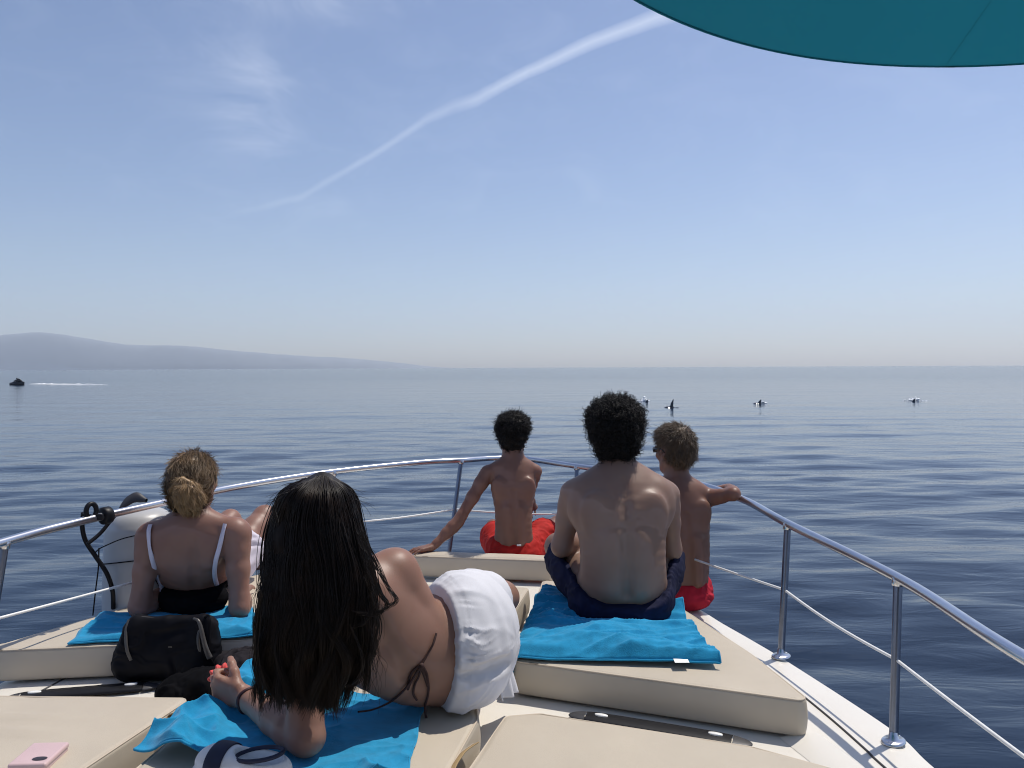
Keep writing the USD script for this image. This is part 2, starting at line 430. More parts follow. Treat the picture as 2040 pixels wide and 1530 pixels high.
boat = thing('motor_boat', 'white motor boat foredeck with beige deck, steel bow rail and lifelines', 'boat')
edge_r = [(1.42, -6.0), (1.40, -2.0), (1.36, -.6), (1.27, .8), (1.20, 1.5)] + [tuple(G(*q, DECK)[:2]) for q in ((1872, 1530), (1775, 1445), (1579, 1318), (1502, 1272), (1440, 1237))]
edge_l = [(-2.12, -6.0), (-2.12, -2.0), (-2.12, -.6), (-2.07, .8), (-1.97, 1.8), (-1.80, 2.5), (-1.655, 3.05), (-1.42, 3.46), (-1.06, 3.90), (-.66, 4.22), (-.34, 4.36)]
bow = [(.80, 3.50), (.62, 3.85), (.38, 4.15), (.10, 4.36), (-.10, 4.40)]
SR = spline([(*q, DECK) for q in edge_r + bow], 140); SL = spline([(*q, DECK) for q in edge_l + [bow[-1]]], 140)


def centre(t):          # the boat's centre line, slightly yawed
    return np.stack([-.36 + .07 * (t + 2) / 1.0 * .55, t], -1)


# deck: strips from port edge to starboard edge with a little camber and a rounded toe edge
k = np.linspace(0, 1, 140)
Lp = SL[np.clip((k * 139).round().astype(int), 0, 139)]; Rp = SR[np.clip((k * 139).round().astype(int), 0, 139)]
S = np.linspace(0, 1, 50)
P = Lp[:, None] * (1 - S)[None, :, None] + Rp[:, None] * S[None, :, None]
wid = np.linalg.norm(Rp - Lp, axis=1)
dist = np.minimum(S, 1 - S)[None] * wid[:, None]
P[..., 2] = DECK - .012 * np.exp(-dist / .03)
v, f = grid_mesh(P)
if np.cross(v[f[:, 1]] - v[f[:, 0]], v[f[:, 2]] - v[f[:, 0]])[:, 2].mean() < 0: f = f[:, ::-1]
obj('deck', (v, f), 'gelcoat', boat)
# hull sides: flared topsides down below the water
for side, E in ((1, SR), (-1, SL)):
    rows = []
    c = np.stack([np.interp(E[:, 1], [-2, 4.4], [-.36, -.10]), E[:, 1]], -1)
    for t, drop, inn in ((0, .012, 0.0), (0.02, .03, -.012), (.06, .07, -.018), (.1, .09, .002), (.4, .45, .10), (.8, .95, .22), (1, 1.6, .34)):
        q = E.copy(); q[:, 2] = DECK - drop
        q[:, 0] += (c[:, 0] - E[:, 0]) * max(inn, -.012) if inn > 0 else np.sign(E[:, 0] - c[:, 0]) * (-inn)
        if inn > 0: q[:, 1] -= np.clip((E[:, 1] - 2.5) / 2.3, 0, 1) * inn * 1.6
        rows.append(q)
    v, f = grid_mesh(np.array(rows))
    if side > 0: f = f[:, ::-1]
    obj('hull_side', (v, f), 'hull_white', boat)
# seam groove on the starboard side deck
gl = [G(*q, DECK) for q in ((1388, 1232), (1480, 1298), (1540, 1340), (1640, 1420), (1720, 1490), (1765, 1532))]
gl.append(gl[-1] + np.array([.06, -.5, 0]))
gp = spline(gl, 60); gp[:, 2] = DECK + .001
obj('deck_seam', tube(gp, .0035, 8), 'groove', boat)
g2 = gp.copy(); g2[:, 0] = -.62 - g2[:, 0] - .02; g2[:, 2] = DECK + .001
obj('deck_seam', tube(g2, .0035, 8), 'groove', boat)
# low moulded ridge of the cabin top edge, beside the starboard cushions
rg = spline([G(*q, DECK) for q in ((1622, 1470), (1660, 1498), (1705, 1532))] + [np.array([1.02, 1.5, DECK])], 30)
rs = []
for o, hgt in ((-.10, .0), (-.06, .012), (.0, .016), (.012, .010), (.03, .0)):
    q = rg.copy(); q[:, 0] += o; q[:, 2] = DECK + hgt + .001; rs.append(q)
v, f = grid_mesh(np.array(rs))
if np.cross(v[f[:, 1]] - v[f[:, 0]], v[f[:, 2]] - v[f[:, 0]])[:, 2].mean() < 0: f = f[:, ::-1]
obj('cabin_ridge', (v, f), 'gelcoat', boat)

# bow rail
rail_px = [(2040, 1310, 1.60), (1797, 1156, 2.19), (1571, 1044, 2.84), (1480, 995, 3.30), (1380, 962, 3.64), (1265, 944, 4.05), (1150, 929, 4.34), (1040, 913, 4.57), (980, 913, 4.56), (920, 917, 4.40), (840, 921, 4.28), (660, 940, 3.95), (480, 968, 3.55), (330, 1000, 3.15), (160, 1039, 2.80), (0, 1082, 2.50)]
rp = [np.array([1.10, .9, CZ - .62])] + [W(*q) for q in rail_px] + [np.array([-1.86, 1.6, CZ - .60]), np.array([-1.95, .7, CZ - .61])]
rail = thing('bow_rail', 'polished steel tube rail curving round the bow on posts with a white lifeline', 'railing')
RS = spline(rp, 240)
obj('rail_tube', tube(RS, .0150, 16), 'steel', rail)


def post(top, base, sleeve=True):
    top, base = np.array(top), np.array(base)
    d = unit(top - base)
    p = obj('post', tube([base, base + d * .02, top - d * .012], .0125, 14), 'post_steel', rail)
    a = np.linspace(0, 2 * np.pi, 28, endpoint=False)
    yaw = math.atan2(base[1], base[0]) * 0
    el = np.stack([.045 * np.cos(a) * .9 + .0 * a, .030 * np.sin(a)], -1)
    R = np.array([[.8, -.6], [.6, .8]]) if base[0] > 0 else np.array([[.8, .6], [-.6, .8]])
    el = el @ R.T
    rings = [np.column_stack([base[0] + el[:, 0] * s, base[1] + el[:, 1] * s, np.full(28, base[2] + h)]) for s, h in ((1, .001), (1, .004), (.86, .008), (.42, .011), (.36, .03), (.0, .031))]
    v, f = grid_mesh(np.array([np.vstack([r, r[:1]]) for r in rings]))
    pl = obj('base_plate', (v, f[:, ::-1]), 'steel', p)
    for s in (-1, 1):
        q = base + np.array([*(R @ np.array([.031 * s, 0])), .006])
        obj('screw', tube([q, q + np.array([0, 0, .0035])], [.005, .004], 10), 'steel', p)
    obj('socket', tube([top - d * .022, top + d * .002], .0165, 14), 'steel', p)
    return (top + base) / 2


i_near = lambda q: RS[np.argmin(np.linalg.norm(RS - q, axis=1))]
mids = [np.array([1.16, .9, CZ - .86])]
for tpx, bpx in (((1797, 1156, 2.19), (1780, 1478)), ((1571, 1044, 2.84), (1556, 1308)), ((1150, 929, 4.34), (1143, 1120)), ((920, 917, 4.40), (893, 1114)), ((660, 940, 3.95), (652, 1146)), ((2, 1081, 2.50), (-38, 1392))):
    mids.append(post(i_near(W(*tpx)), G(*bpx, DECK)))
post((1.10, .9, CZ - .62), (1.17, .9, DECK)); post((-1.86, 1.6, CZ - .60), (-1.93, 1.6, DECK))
mids.append(np.array([-1.9, 1.6, CZ - .83]))
line = []
for a_, b_ in zip(mids[:-1], mids[1:]):
    t = np.linspace(0, 1, 14)[:-1, None]
    seg = a_ * (1 - t) + b_ * t
    seg[:, 2] -= .012 * np.sin(np.pi * t[:, 0]); line.append(seg)
LN = np.vstack(line + [mids[-1][None]])
obj('lifeline', tube(LN, .0048, 8), 'wire', rail)

# black hand holds on the cabin top
def handhold(a, b, label):
    a, b = np.array(a), np.array(b); ax = unit(b - a); L = np.linalg.norm(b - a); n = np.array([-ax[1], ax[0], 0])
    t = thing('hand_hold', label, 'hand rail', at=(a + b) / 2)
    def section(t0, t1, n_=24):
        rows = []
        for u in np.linspace(t0, t1, n_):
            w = .034 * (1 - abs(2 * u - 1) ** 7) ** .5 + 1e-4
            h = .013 * (1 - abs(2 * u - 1) ** 5) ** .6 + 1e-4
            c = a + ax * (u * L)
            th = np.linspace(0, np.pi, 13)
            rows.append(c + n * (w * np.cos(th))[:, None] + np.array([0, 0, 1]) * (h * np.sin(th) ** .7)[:, None])
        return grid_mesh(np.array(rows))
    flip = lambda m_: (m_[0], m_[1])
    obj('grip', section(.105, .895), 'black_plastic', t)
    obj('end_cap', section(.001, .10), 'grey_plastic', t); obj('end_cap', section(.90, .999), 'grey_plastic', t)
    for u in (.19, .81):
        c = a + ax * (u * L) + np.array([0, 0, .0118])
        th = np.linspace(0, 2 * np.pi, 20, endpoint=False)
        e = c + ax * (.020 * np.cos(th))[:, None] + n * (.008 * np.sin(th))[:, None]
        V = np.vstack([e, e + [0, 0, .004], [c + [0, 0, .0055]]])
        F = [[i, (i + 1) % 20, 20 + (i + 1) % 20] for i in range(20)] + [[i, 20 + (i + 1) % 20, 20 + i] for i in range(20)] + [[20 + i, 20 + (i + 1) % 20, 40] for i in range(20)]
        obj('screw_cover', (V, np.array(F)), 'wire', t)


handhold(G(1133, 1423, DECK + .01), G(1500, 1484, DECK + .01), 'black moulded hand hold on white deck before the right cushion')
handhold(G(8, 1392, DECK + .01), G(318, 1366, DECK + .01), 'black moulded hand hold on the deck left of the black handbag')


# ------------------------------------------------------------------ cushions
def round_poly(poly, r=.04, n=7, dens=.03):
    import shapely
    pg = shapely.Polygon(poly).buffer(-r, join_style=2).buffer(r, quad_segs=n)
    c = np.array(pg.exterior.segmentize(dens).coords)[:-1]
    if shapely.LinearRing(c).is_ccw is False: c = c[::-1]
    return c


def cushion(name, label, poly, top, th=.115, r=.014, corner=.028, group='cushions on the foredeck', wr=None, seam=True, puff=.006):
    c = round_poly(poly, corner); n = len(c)
    tn = np.roll(c, -1, 0) - np.roll(c, 1, 0); tn /= np.linalg.norm(tn, axis=1, keepdims=True)
    nr = np.stack([tn[:, 1], -tn[:, 0]], 1)
    ctr = c.mean(0); z0 = top - th
    rings = []
    for a_ in np.linspace(-90, 0, 5): rings.append((r * (1 - math.cos(math.radians(a_))), z0 + .004 + r * (1 + math.sin(math.radians(a_)))))
    for q in np.linspace(.1, .9, 6): rings.append((-.004 * math.sin(q * math.pi), z0 + r + (th - 2 * r) * q))
    for a_ in np.linspace(0, 90, 7): rings.append((r * (1 - math.cos(math.radians(a_))), top - r * (1 - math.sin(math.radians(a_)))))
    V = [np.column_stack([c - nr * i, np.full(n, zz)]) for i, zz in rings]
    last = c - nr * r
    for s in np.concatenate([[.985, .96, .92], np.linspace(.86, .04, 24)]):
        q = ctr + (last - ctr) * s
        V.append(np.column_stack([q, np.full(n, top + puff * (1 - s ** 4))]))
    V = np.array(V)
    k_ = np.arange(V.shape[0]) >= 15
    for row in range(15, V.shape[0]):
        P_ = V[row]
        V[row, :, 2] += .007 * (meshkit.fbm(np.column_stack([P_[:, :2] * 5, 0 * P_[:, 0]]), 3, len(name)) - .5)
        if row == 16: V[row, :, 2] -= .0028
        if row < 21: V[row, :, 2] += .0022 * (meshkit.noise(np.column_stack([P_[:, :2] * 16, 0 * P_[:, 0]]), 5 + len(label)) - .5) * (1 if row > 15 else .4)
        if wr is not None: V[row, :, 2] += wr(P_)
    V = np.concatenate([V, V[:, :1]], 1)
    v, f = grid_mesh(V)
    nn = V.shape[1]
    v = np.vstack([v, [[*ctr, V[-1, 0, 2]]]]); L0 = (V.shape[0] - 1) * nn
    f = np.vstack([f[:, ::-1], [[L0 + i, L0 + i + 1, len(v) - 1] for i in range(nn - 1)]])
    t = thing(name, label, 'cushion', group if group else None, at=(*ctr, z0))
    obj('cover', (v, f), 'vinyl', t)
    if seam:
        ring = c - nr * (r * .35); ring = np.vstack([ring, ring[:2]])
        obj('piping', tube(np.column_stack([ring, np.full(len(ring), top - r * .28)]), .0028, 6, cap=False), 'vinyl_seam', t)
    ring = np.vstack([c + nr * .0005, (c + nr * .0005)[:2]])
    obj('zip', tube(np.column_stack([ring, np.full(len(ring), z0 + .028)]), .0014, 5, cap=False), 'vinyl_seam', t)
    return t


B2 = lambda *q: [tuple(G(a, b, PAD)[:2]) for a, b in q]
pad_right = B2((1024, 1316), (1622, 1398), (1500, 1302), (1384, 1226)) + [(.585, 3.30), (.13, 3.42)]
pad_left = [(-1.90, 2.57), (-.74, 2.70), (-.62, 3.72), (-1.02, 3.72), (-1.36, 3.32), (-1.60, 2.97), (-1.77, 2.66)]
pad_bow = B2((818, 1107), (1104, 1117)) + [(.215, 3.87), (-.49, 3.985)]
pad_mid = [(-.66, 2.76), (-.04, 2.76), (.075, 3.32), (-.52, 3.40)]
pad_nl = [(-1.98, .9), (-1.10, .9)] + B2((170, 1530), (384, 1388)) + [(-1.62, 2.235), (-1.84, 2.22)]
pad_nc = [(-1.04, .9), (-.23, .9)] + B2((896, 1530), (955, 1424)) + [(-.12, 2.38), (-.80, 2.38), (-.865, 2.2)]
pad_nr = [(-.20, .9), (.98, .9), (.93, 1.5)] + B2((1692, 1532), (1500, 1480), (1075, 1414), (1004, 1420), (927, 1530))
cushion('deck_cushion', 'long beige cushion under the man in navy shorts and his towel', pad_right, PAD)
cushion('deck_cushion', 'beige cushion at the left rail under the blonde woman', pad_left, PAD)
cushion('deck_cushion', 'narrow beige cushion at the bow before the boy in bright red shorts', pad_bow, PAD, th=.11)
cushion('deck_cushion', 'beige middle cushion between the bow cushion and the white shorts', pad_mid, PAD - .004)


def creases(P_):
    x_, y_ = P_[:, 0], P_[:, 1]
    o = 0
    for off, amp, wd in ((.16, .009, .022), (.235, .010, .024)):
        d_ = (2.235 - off - .05 * (x_ + 1.6) ** 2 * 1.5 - .02 * (x_ + 1.4)) - y_
        o = o + amp * np.exp(-(d_ / wd) ** 2) * np.clip((-1.12 - x_) / .15, 0, 1)
    return o


cushion('deck_cushion', 'beige cushion with the pink case on it in the lower left', pad_nl, PAD, wr=creases)
cushion('deck_cushion', 'beige cushion under the long haired woman and her blue towel', pad_nc, PAD - .01)
cushion('deck_cushion', 'largest empty beige cushion in the foreground beside the black hand hold', pad_nr, PAD - .006)


def strap(P3, wdir, w, label, name='strap'):
    P3 = spline(P3, 40); wd = np.broadcast_to(np.asarray(wdir, float), P3.shape)
    t = np.linspace(-.5, .5, 6)
    g = P3[:, None] + wd[:, None] * (t * w)[None, :, None]
    a_ = thing(name, label, 'strap', at=P3[0])
    v, f = sheet(g, .0022)
    obj('webbing', (v, f), 'strap_beige', a_)
    e = P3 - wd * (w * .42); obj('stitching', tube(e + [0, 0, .0012], .0009, 5), 'vinyl_seam', a_)


s0 = G(340, 1452, PAD)
strap([W(336, 1456, 2.07), W(334, 1440, 2.075), W(340, 1423, 2.09), W(354, 1418, 2.09), W(366, 1428, 2.08), W(374, 1443, 2.075)], unit([.5, 1, .1]), .022, 'beige webbing strap looped at the edge of the lower left cushion')
strap([W(948, 1480, 1.945), W(925, 1496, 1.90), W(915, 1508, 1.87), W(903, 1528, 1.83), W(892, 1560, 1.78)], unit([.8, .1, .3]), .016, 'beige webbing strap in the gap below the white shorts')

# ------------------------------------------------------------------ figures: a distance field meshed into one continuous surface
class Field:
    def __init__(s, lo, hi, h):
        s.lo, s.h = np.array(lo, float), h
        s.n = np.ceil((np.array(hi, float) - s.lo) / h).astype(int) + 1
        s.d = np.full(s.n, .25, np.float32)
        s.ax = [(s.lo[k] + h * np.arange(s.n[k])).astype(np.float32) for k in range(3)]

    def sub(s, lo, hi):
        a = np.clip(np.floor((np.asarray(lo) - s.lo) / s.h).astype(int), 0, s.n)
        b = np.clip(np.ceil((np.asarray(hi) - s.lo) / s.h).astype(int) + 1, 0, s.n)
        sl = tuple(slice(i, j) for i, j in zip(a, b))
        return sl, np.stack(np.meshgrid(*[s.ax[k][sl[k]] for k in range(3)], indexing='ij'), -1)

    def put(s, lo, hi, fn, k, sign=1):
        m_ = k + .03
        sl, p = s.sub(np.asarray(lo) - m_, np.asarray(hi) + m_)
        if p.size == 0: return
        e = fn(p).astype(np.float32); d = s.d[sl]
        if sign < 0: e = -e; d = -d; e = e
        if sign > 0:
            h_ = np.clip(.5 + .5 * (e - d) / max(k, 1e-4), 0, 1)
            s.d[sl] = e * (1 - h_) + d * h_ - k * h_ * (1 - h_)
        else:        # carve: max(d, -e)
            d = s.d[sl]
            h_ = np.clip(.5 - .5 * (e - d) / max(k, 1e-4) * 1, 0, 1)
            h_ = np.clip(.5 + .5 * (d - e) / max(k, 1e-4), 0, 1)
            s.d[sl] = e * (1 - h_) + d * h_ + k * h_ * (1 - h_)

    def cone(s, a, b, ra, rb, k=.015, sign=1):
        a, b = np.asarray(a, float), np.asarray(b, float); ba = b - a; L = max(ba @ ba, 1e-9); r = max(ra, rb)
        def fn(p):
            t = np.clip((p - a) @ ba / L, 0, 1)
            return np.linalg.norm(p - a - t[..., None] * ba, axis=-1) - (ra + (rb - ra) * t)
        s.put(np.minimum(a, b) - r, np.maximum(a, b) + r, fn, k, sign)

    def chain(s, P, R, k=.012, sign=1):
        for i in range(len(P) - 1): s.cone(P[i], P[i + 1], R[i], R[i + 1], k, sign)

    def ell(s, c, r, Rm=None, k=.02, sign=1):
        c, r = np.asarray(c, float), np.asarray(r, float)
        Rm = np.eye(3) if Rm is None else np.asarray(Rm, float)          # columns: the axes
        def fn(p):
            q = (p - c) @ Rm / r
            l1 = np.linalg.norm(q, axis=-1); l2 = np.linalg.norm(q / r, axis=-1)
            return l1 * (l1 - 1) / np.maximum(l2, 1e-6)
        R_ = np.abs(Rm) @ r
        s.put(c - R_, c + R_, fn, k, sign)

    def cut(s, o, n, lo=None, hi=None):
        """Keep what lies on the side away from n."""
        o, n = np.asarray(o, float), unit(n)
        sl, p = s.sub(s.lo if lo is None else lo, s.lo + s.h * s.n if hi is None else hi)
        s.d[sl] = np.maximum(s.d[sl], ((p - o) @ n).astype(np.float32))

    def merge(s, other, k): 
        e, d = other.d, s.d
        h_ = np.clip(.5 + .5 * (e - d) / max(k, 1e-4), 0, 1)
        s.d = e * (1 - h_) + d * h_ - k * h_ * (1 - h_)

    def mesh(s, smooth=2):
        d = s.d.copy()
        d[0], d[-1] = .1, .1; d[:, 0], d[:, -1] = .1, .1; d[:, :, 0], d[:, :, -1] = .1, .1
        sg = d < 0
        c = sum(sg[i:sg.shape[0] - 1 + i, j:sg.shape[1] - 1 + j, k:sg.shape[2] - 1 + k].astype(np.int8) for i, j, k in np.ndindex(2, 2, 2))
        cell = np.argwhere((c > 0) & (c < 8)); idx = np.full(c.shape, -1, np.int64); idx[tuple(cell.T)] = np.arange(len(cell))
        acc, cnt = np.zeros((len(cell), 3)), np.zeros(len(cell))
        corners = [np.array(q) for q in np.ndindex(2, 2, 2)]
        for a in corners:
            for ax in range(3):
                if a[ax]: continue
                b = a.copy(); b[ax] = 1
                da, db = d[tuple((cell + a).T)], d[tuple((cell + b).T)]
                x_ = (da < 0) != (db < 0)
                t = np.where(x_, da / np.where(x_, da - db, 1), 0)
                acc[x_] += (a + (b - a) * t[:, None])[x_]; cnt[x_] += 1
        V = s.lo + s.h * (cell + acc / cnt[:, None])
        F = []
        for ax in range(3):
            o1, o2 = [(1, 2), (2, 0), (0, 1)][ax]
            nx = [slice(None)] * 3; nx[ax] = slice(0, -1)
            n2 = [slice(None)] * 3; n2[ax] = slice(1, None)
            ch = sg[tuple(nx)] != sg[tuple(n2)]
            e = np.argwhere(ch); e = e[(e[:, o1] > 0) & (e[:, o2] > 0) & (e[:, o1] < sg.shape[o1] - 1) & (e[:, o2] < sg.shape[o2] - 1)]
            q = []
            for s1, s2 in ((-1, -1), (0, -1), (0, 0), (-1, 0)):
                w = e.copy(); w[:, o1] += s1; w[:, o2] += s2; q.append(idx[tuple(w.T)])
            q = np.stack(q, 1); inside = sg[tuple(e.T)]
            q[~inside] = q[~inside][:, ::-1]; F.append(q)
        F = np.vstack(F); F = np.vstack([F[:, [0, 1, 2]], F[:, [0, 2, 3]]])
        if smooth:
            import scipy.sparse as sp_
            i = np.concatenate([F[:, 0], F[:, 1], F[:, 2]]); j = np.concatenate([F[:, 1], F[:, 2], F[:, 0]])
            M = sp_.coo_matrix((np.ones(len(i)), (i, j)), shape=(len(V),) * 2).tocsr(); M = ((M + M.T) > 0).astype(float)
            dg = np.asarray(M.sum(1)).ravel()[:, None]
            for _ in range(smooth):
                V = V + .5 * (M @ V / dg - V); V = V - .52 * (M @ V / dg - V)
        return V, F


def normals(v, f):
    n = np.zeros_like(v); fn = np.cross(v[f[:, 1]] - v[f[:, 0]], v[f[:, 2]] - v[f[:, 0]])
    for k_ in range(3): np.add.at(n, f[:, k_], fn)
    return n / np.maximum(np.linalg.norm(n, axis=1, keepdims=True), 1e-12)


def folds(m_, amp=.006, sc=(22, 22, 9), seed=1, sharp=True):
    """Wrinkles pushed out along the normals."""
    v, f = m_; n = normals(v, f)
    q = v * np.asarray(sc)
    q = q + (meshkit.fbm(v * 9, 2, seed + 7)[:, None] - .5) * 3.0
    w = meshkit.noise(q, seed) * .65 + meshkit.noise(q * 2.1, seed + 3) * .35
    if sharp: w = 1 - np.abs(2 * w - 1) * 1.6
    return v + n * (amp * (w - .4))[:, None], f


def frame(fw, upv):
    fw = unit(fw); r_ = unit(np.cross(fw, upv)); u_ = np.cross(r_, fw); return r_, fw, u_


def torso(F, spine, W_, D_, rights, fr, k=.03, n=16, h=.05):
    """Overlapping ellipsoids along a spine; widths, depths, and the body's right-hand vectors at the given points."""
    S_ = spline(spine, n); t = np.linspace(0, len(spine) - 1, n); base = np.arange(len(spine))
    w = np.interp(t, base, W_); d = np.interp(t, base, D_)
    R3 = np.stack([np.interp(t, base, np.asarray(rights)[:, c]) for c in range(3)], 1)
    T = np.gradient(S_, axis=0)
    for i in range(n):
        ax = unit(T[i]); r_ = unit(R3[i] - ax * (R3[i] @ ax)); f_ = np.cross(ax, r_)
        F.ell(S_[i], (w[i], d[i], h), np.stack([r_, f_, ax], 1), k)
    return S_


def hand(F, wrist, fdir, palm, side, curl=.5, spread=.12, s=1.0, thumb_in=.3):
    """palm: the direction the palm faces; side: towards the thumb."""
    fdir = unit(fdir); palm = unit(palm - fdir * np.dot(palm, fdir)); side = unit(np.cross(fdir, palm)) * (1 if np.dot(np.cross(fdir, palm), side) > 0 else -1)
    L = np.array([.070, .078, .073, .058]) * s; Rr = np.array([.0088, .0090, .0086, .0076]) * s
    kb = wrist + fdir * .082 * s
    tips = []
    for i in range(4):
        off = (1.5 - i) * .0195 * s
        k0 = kb + side * off - fdir * (.006 * abs(i - 1) * s)
        F.cone(wrist + side * off * .55 + fdir * .012 * s, k0, .0155 * s, .0118 * s, .010)
        d = unit(fdir + side * (1.5 - i) * spread); p, r_ = k0, Rr[i]
        a_ = curl * .5
        for j, fr_ in enumerate((.42, .32, .26)):
            dd = unit(d * math.cos(a_) + palm * math.sin(a_)); q = p + dd * L[i] * fr_
            F.cone(p, q, r_ * (1 - .10 * j), r_ * (.93 - .12 * j), .004); p = q; a_ += curl * (.9 if j == 0 else .7)
        tips.append((p, dd, r_))
    t0 = wrist + fdir * .022 * s + side * .022 * s
    t1 = t0 + unit(side * .75 + fdir * .75 + palm * thumb_in) * .038 * s
    t2 = t1 + unit(side * .25 + fdir * .95 + palm * (thumb_in + .25)) * .031 * s
    t3 = t2 + unit(side * .0 + fdir * .95 + palm * (thumb_in + .5)) * .024 * s
    F.chain([wrist + fdir * .012 * s + side * .008 * s, t0, t1, t2, t3], np.array([.014, .0155, .0115, .0100, .0082]) * s, .007)
    return tips


def arm(F, sh, el, wr, s=1.0, thick=1.0, k=.016):
    sh, el, wr = map(lambda q: np.asarray(q, float), (sh, el, wr))
    u = el - sh
    R_ = np.array([.052, .047, .043, .036, .038]) * s * thick
    F.chain([sh, sh + u * .22, sh + u * .5, sh + u * .88, el], R_, k)
    w = wr - el
    F.chain([el, el + w * .2, el + w * .45, el + w * .85, wr], np.array([.038, .041, .037, .026, .0255]) * s * thick, k)
    F.cone(el - unit(u) * .0, el - unit(w) * .012 * s, .031 * s * thick, .028 * s * thick, .012)


def leg(F, hip, kn, an, toe, s=1.0, thick=1.0, k=.02, foot=True):
    hip, kn, an, toe = map(lambda q: np.asarray(q, float), (hip, kn, an, toe))
    u = kn - hip
    F.chain([hip, hip + u * .3, hip + u * .7, kn], np.array([.085, .080, .062, .053]) * s * thick, k)
    w = an - kn
    bk = unit(unit(w) * 0 + unit(hip - kn) - unit(w) * np.dot(unit(hip - kn), unit(w)))
    F.chain([kn, kn + w * .3 + bk * .012 * s, kn + w * .7, an], np.array([.053, .054, .038, .034]) * s * thick, k)
    F.cone(kn - bk * .02 * s, kn - bk * .022 * s + w * .08, .036 * s, .03 * s, .02)
    if foot:
        t = toe - an; L = unit(t); dn = unit(w - L * np.dot(w, L)) if np.linalg.norm(w - L * np.dot(w, L)) > .02 else np.array([0, 0, -1.])
        heel = an + dn * .035 * s - L * .035 * s; ball = an + L * .12 * s + dn * .045 * s
        F.chain([an, heel], [.034 * s, .030 * s], .014); F.chain([an, an + L * .06 * s + dn * .018 * s, ball], np.array([.034, .033, .025]) * s, .014)
        F.chain([heel, ball], [.028 * s, .026 * s], .014)
        sd = np.cross(L, dn)
        for i, o in enumerate((-.030, -.013, .002, .016, .028)):
            b0 = ball + sd * o * s; F.cone(b0, b0 + L * (.052 - .005 * i) * s + dn * .006 * s, (.0125 if i == 0 else .0095) * s, (.0115 if i == 0 else .008) * s, .006)


def head(F, c, fw, upv, s=1.0, neck_to=None, neck_r=.052, female=False):
    """c: the middle of the head, between the ears. About 0.225 m tall at s = 1."""
    r_, f_, u_ = frame(fw, upv); R3 = np.stack([r_, f_, u_], 1); P = lambda a, b, e: c + (r_ * a + f_ * b + u_ * e) * s
    F.ell(P(0, -.012, .030), np.array([.076, .095, .088]) * s, R3, .02)
    F.ell(P(0, .032, -.030), np.array([.060, .060, .078]) * s, R3, .03)
    F.ell(P(0, .062, -.082), np.array([.026, .022, .020]) * s, R3, .03)
    for sg in (-1, 1):
        F.cone(P(.050 * sg, .005, -.050), P(.020 * sg, .062, -.086), .020 * s, .016 * s, .025)
        F.ell(P(.042 * sg, .070, -.018), np.array([.020, .016, .016]) * s, R3, .02)
        F.ell(P(.031 * sg, .087, .010), np.array([.017, .014, .0125]) * s, R3, .012, sign=-1)
        F.cone(P(.012 * sg, .090, .024), P(.046 * sg, .080, .024), .0085 * s, .007 * s, .012)
        ec, er = P(.078 * sg, -.008, -.004), np.array([.011, .020, .031]) * s
        Re = np.stack([unit(r_ * sg - f_ * .35), unit(f_ + r_ * sg * .35), u_], 1)
        F.ell(ec, er, Re, .006); F.ell(ec + r_ * sg * .009 * s + f_ * .002 * s, er * np.array([.55, .55, .6]), Re, .004, sign=-1)
        F.cone(P(.071 * sg, .0, .0), P(.074 * sg, -.002, -.022), .009 * s, .009 * s, .006)
    F.chain([P(0, .090, .016), P(0, .103, -.012), P(0, .112, -.028)], np.array([.0085, .0095, .0125]) * s, .010)
    for sg in (-1, 1): F.cone(P(.011 * sg, .097, -.031), P(.012 * sg, .094, -.032), .0085 * s, .008 * s, .007)
    F.cone(P(-.020, .084, -.057), P(.020, .084, -.057), .0065 * s, .0065 * s, .007)
    F.cone(P(-.016, .082, -.069), P(.016, .082, -.069), .0075 * s, .0075 * s, .007)
    if neck_to is not None:
        b = np.asarray(neck_to); F.chain([P(0, -.018, -.045), (P(0, -.018, -.045) + b) / 2 + f_ * .004, b], np.array([neck_r * 1.0, neck_r * .98, neck_r * 1.12]), .025)
    return r_, f_, u_, P


def face_parts(person, c, fw, upv, s):
    r_, f_, u_ = frame(fw, upv); P = lambda a, b, e: c + (r_ * a + f_ * b + u_ * e) * s
    for sg in (-1, 1):
        e = trimesh.creation.icosphere(2, .0125 * s); e.apply_translation(P(.031 * sg, .0755, .010))
        ey = obj('eye', e, 'eye_white', person)
        ir = trimesh.creation.icosphere(2, .006 * s); ir.apply_translation(P(.031 * sg, .0835, .010)); obj('iris', ir, 'dark_cut', ey)
    obj('lips', join(tube([P(-.020, .089, -.061), P(-.008, .0915, -.0575), P(0, .091, -.0588), P(.008, .0915, -.0575), P(.020, .089, -.061)], np.array([.002, .004, .0038, .004, .002]) * s, 8),
                     tube([P(-.018, .088, -.063), P(0, .0915, -.0665), P(.018, .088, -.063)], np.array([.002, .0048, .002]) * s, 8)), 'lips', person)


def surf_points(v, f, n, keep, rng):
    tri = v[f]; ar = np.linalg.norm(np.cross(tri[:, 1] - tri[:, 0], tri[:, 2] - tri[:, 0]), axis=1); ar = ar * keep(tri.mean(1))
    i = rng.choice(len(f), n, p=ar / ar.sum()); a, b = rng.random(n), rng.random(n); fl = a + b > 1; a[fl], b[fl] = 1 - a[fl], 1 - b[fl]
    p = tri[i, 0] + (tri[i, 1] - tri[i, 0]) * a[:, None] + (tri[i, 2] - tri[i, 0]) * b[:, None]
    nn = np.cross(tri[i, 1] - tri[i, 0], tri[i, 2] - tri[i, 0]); return p, nn / np.linalg.norm(nn, axis=1, keepdims=True)


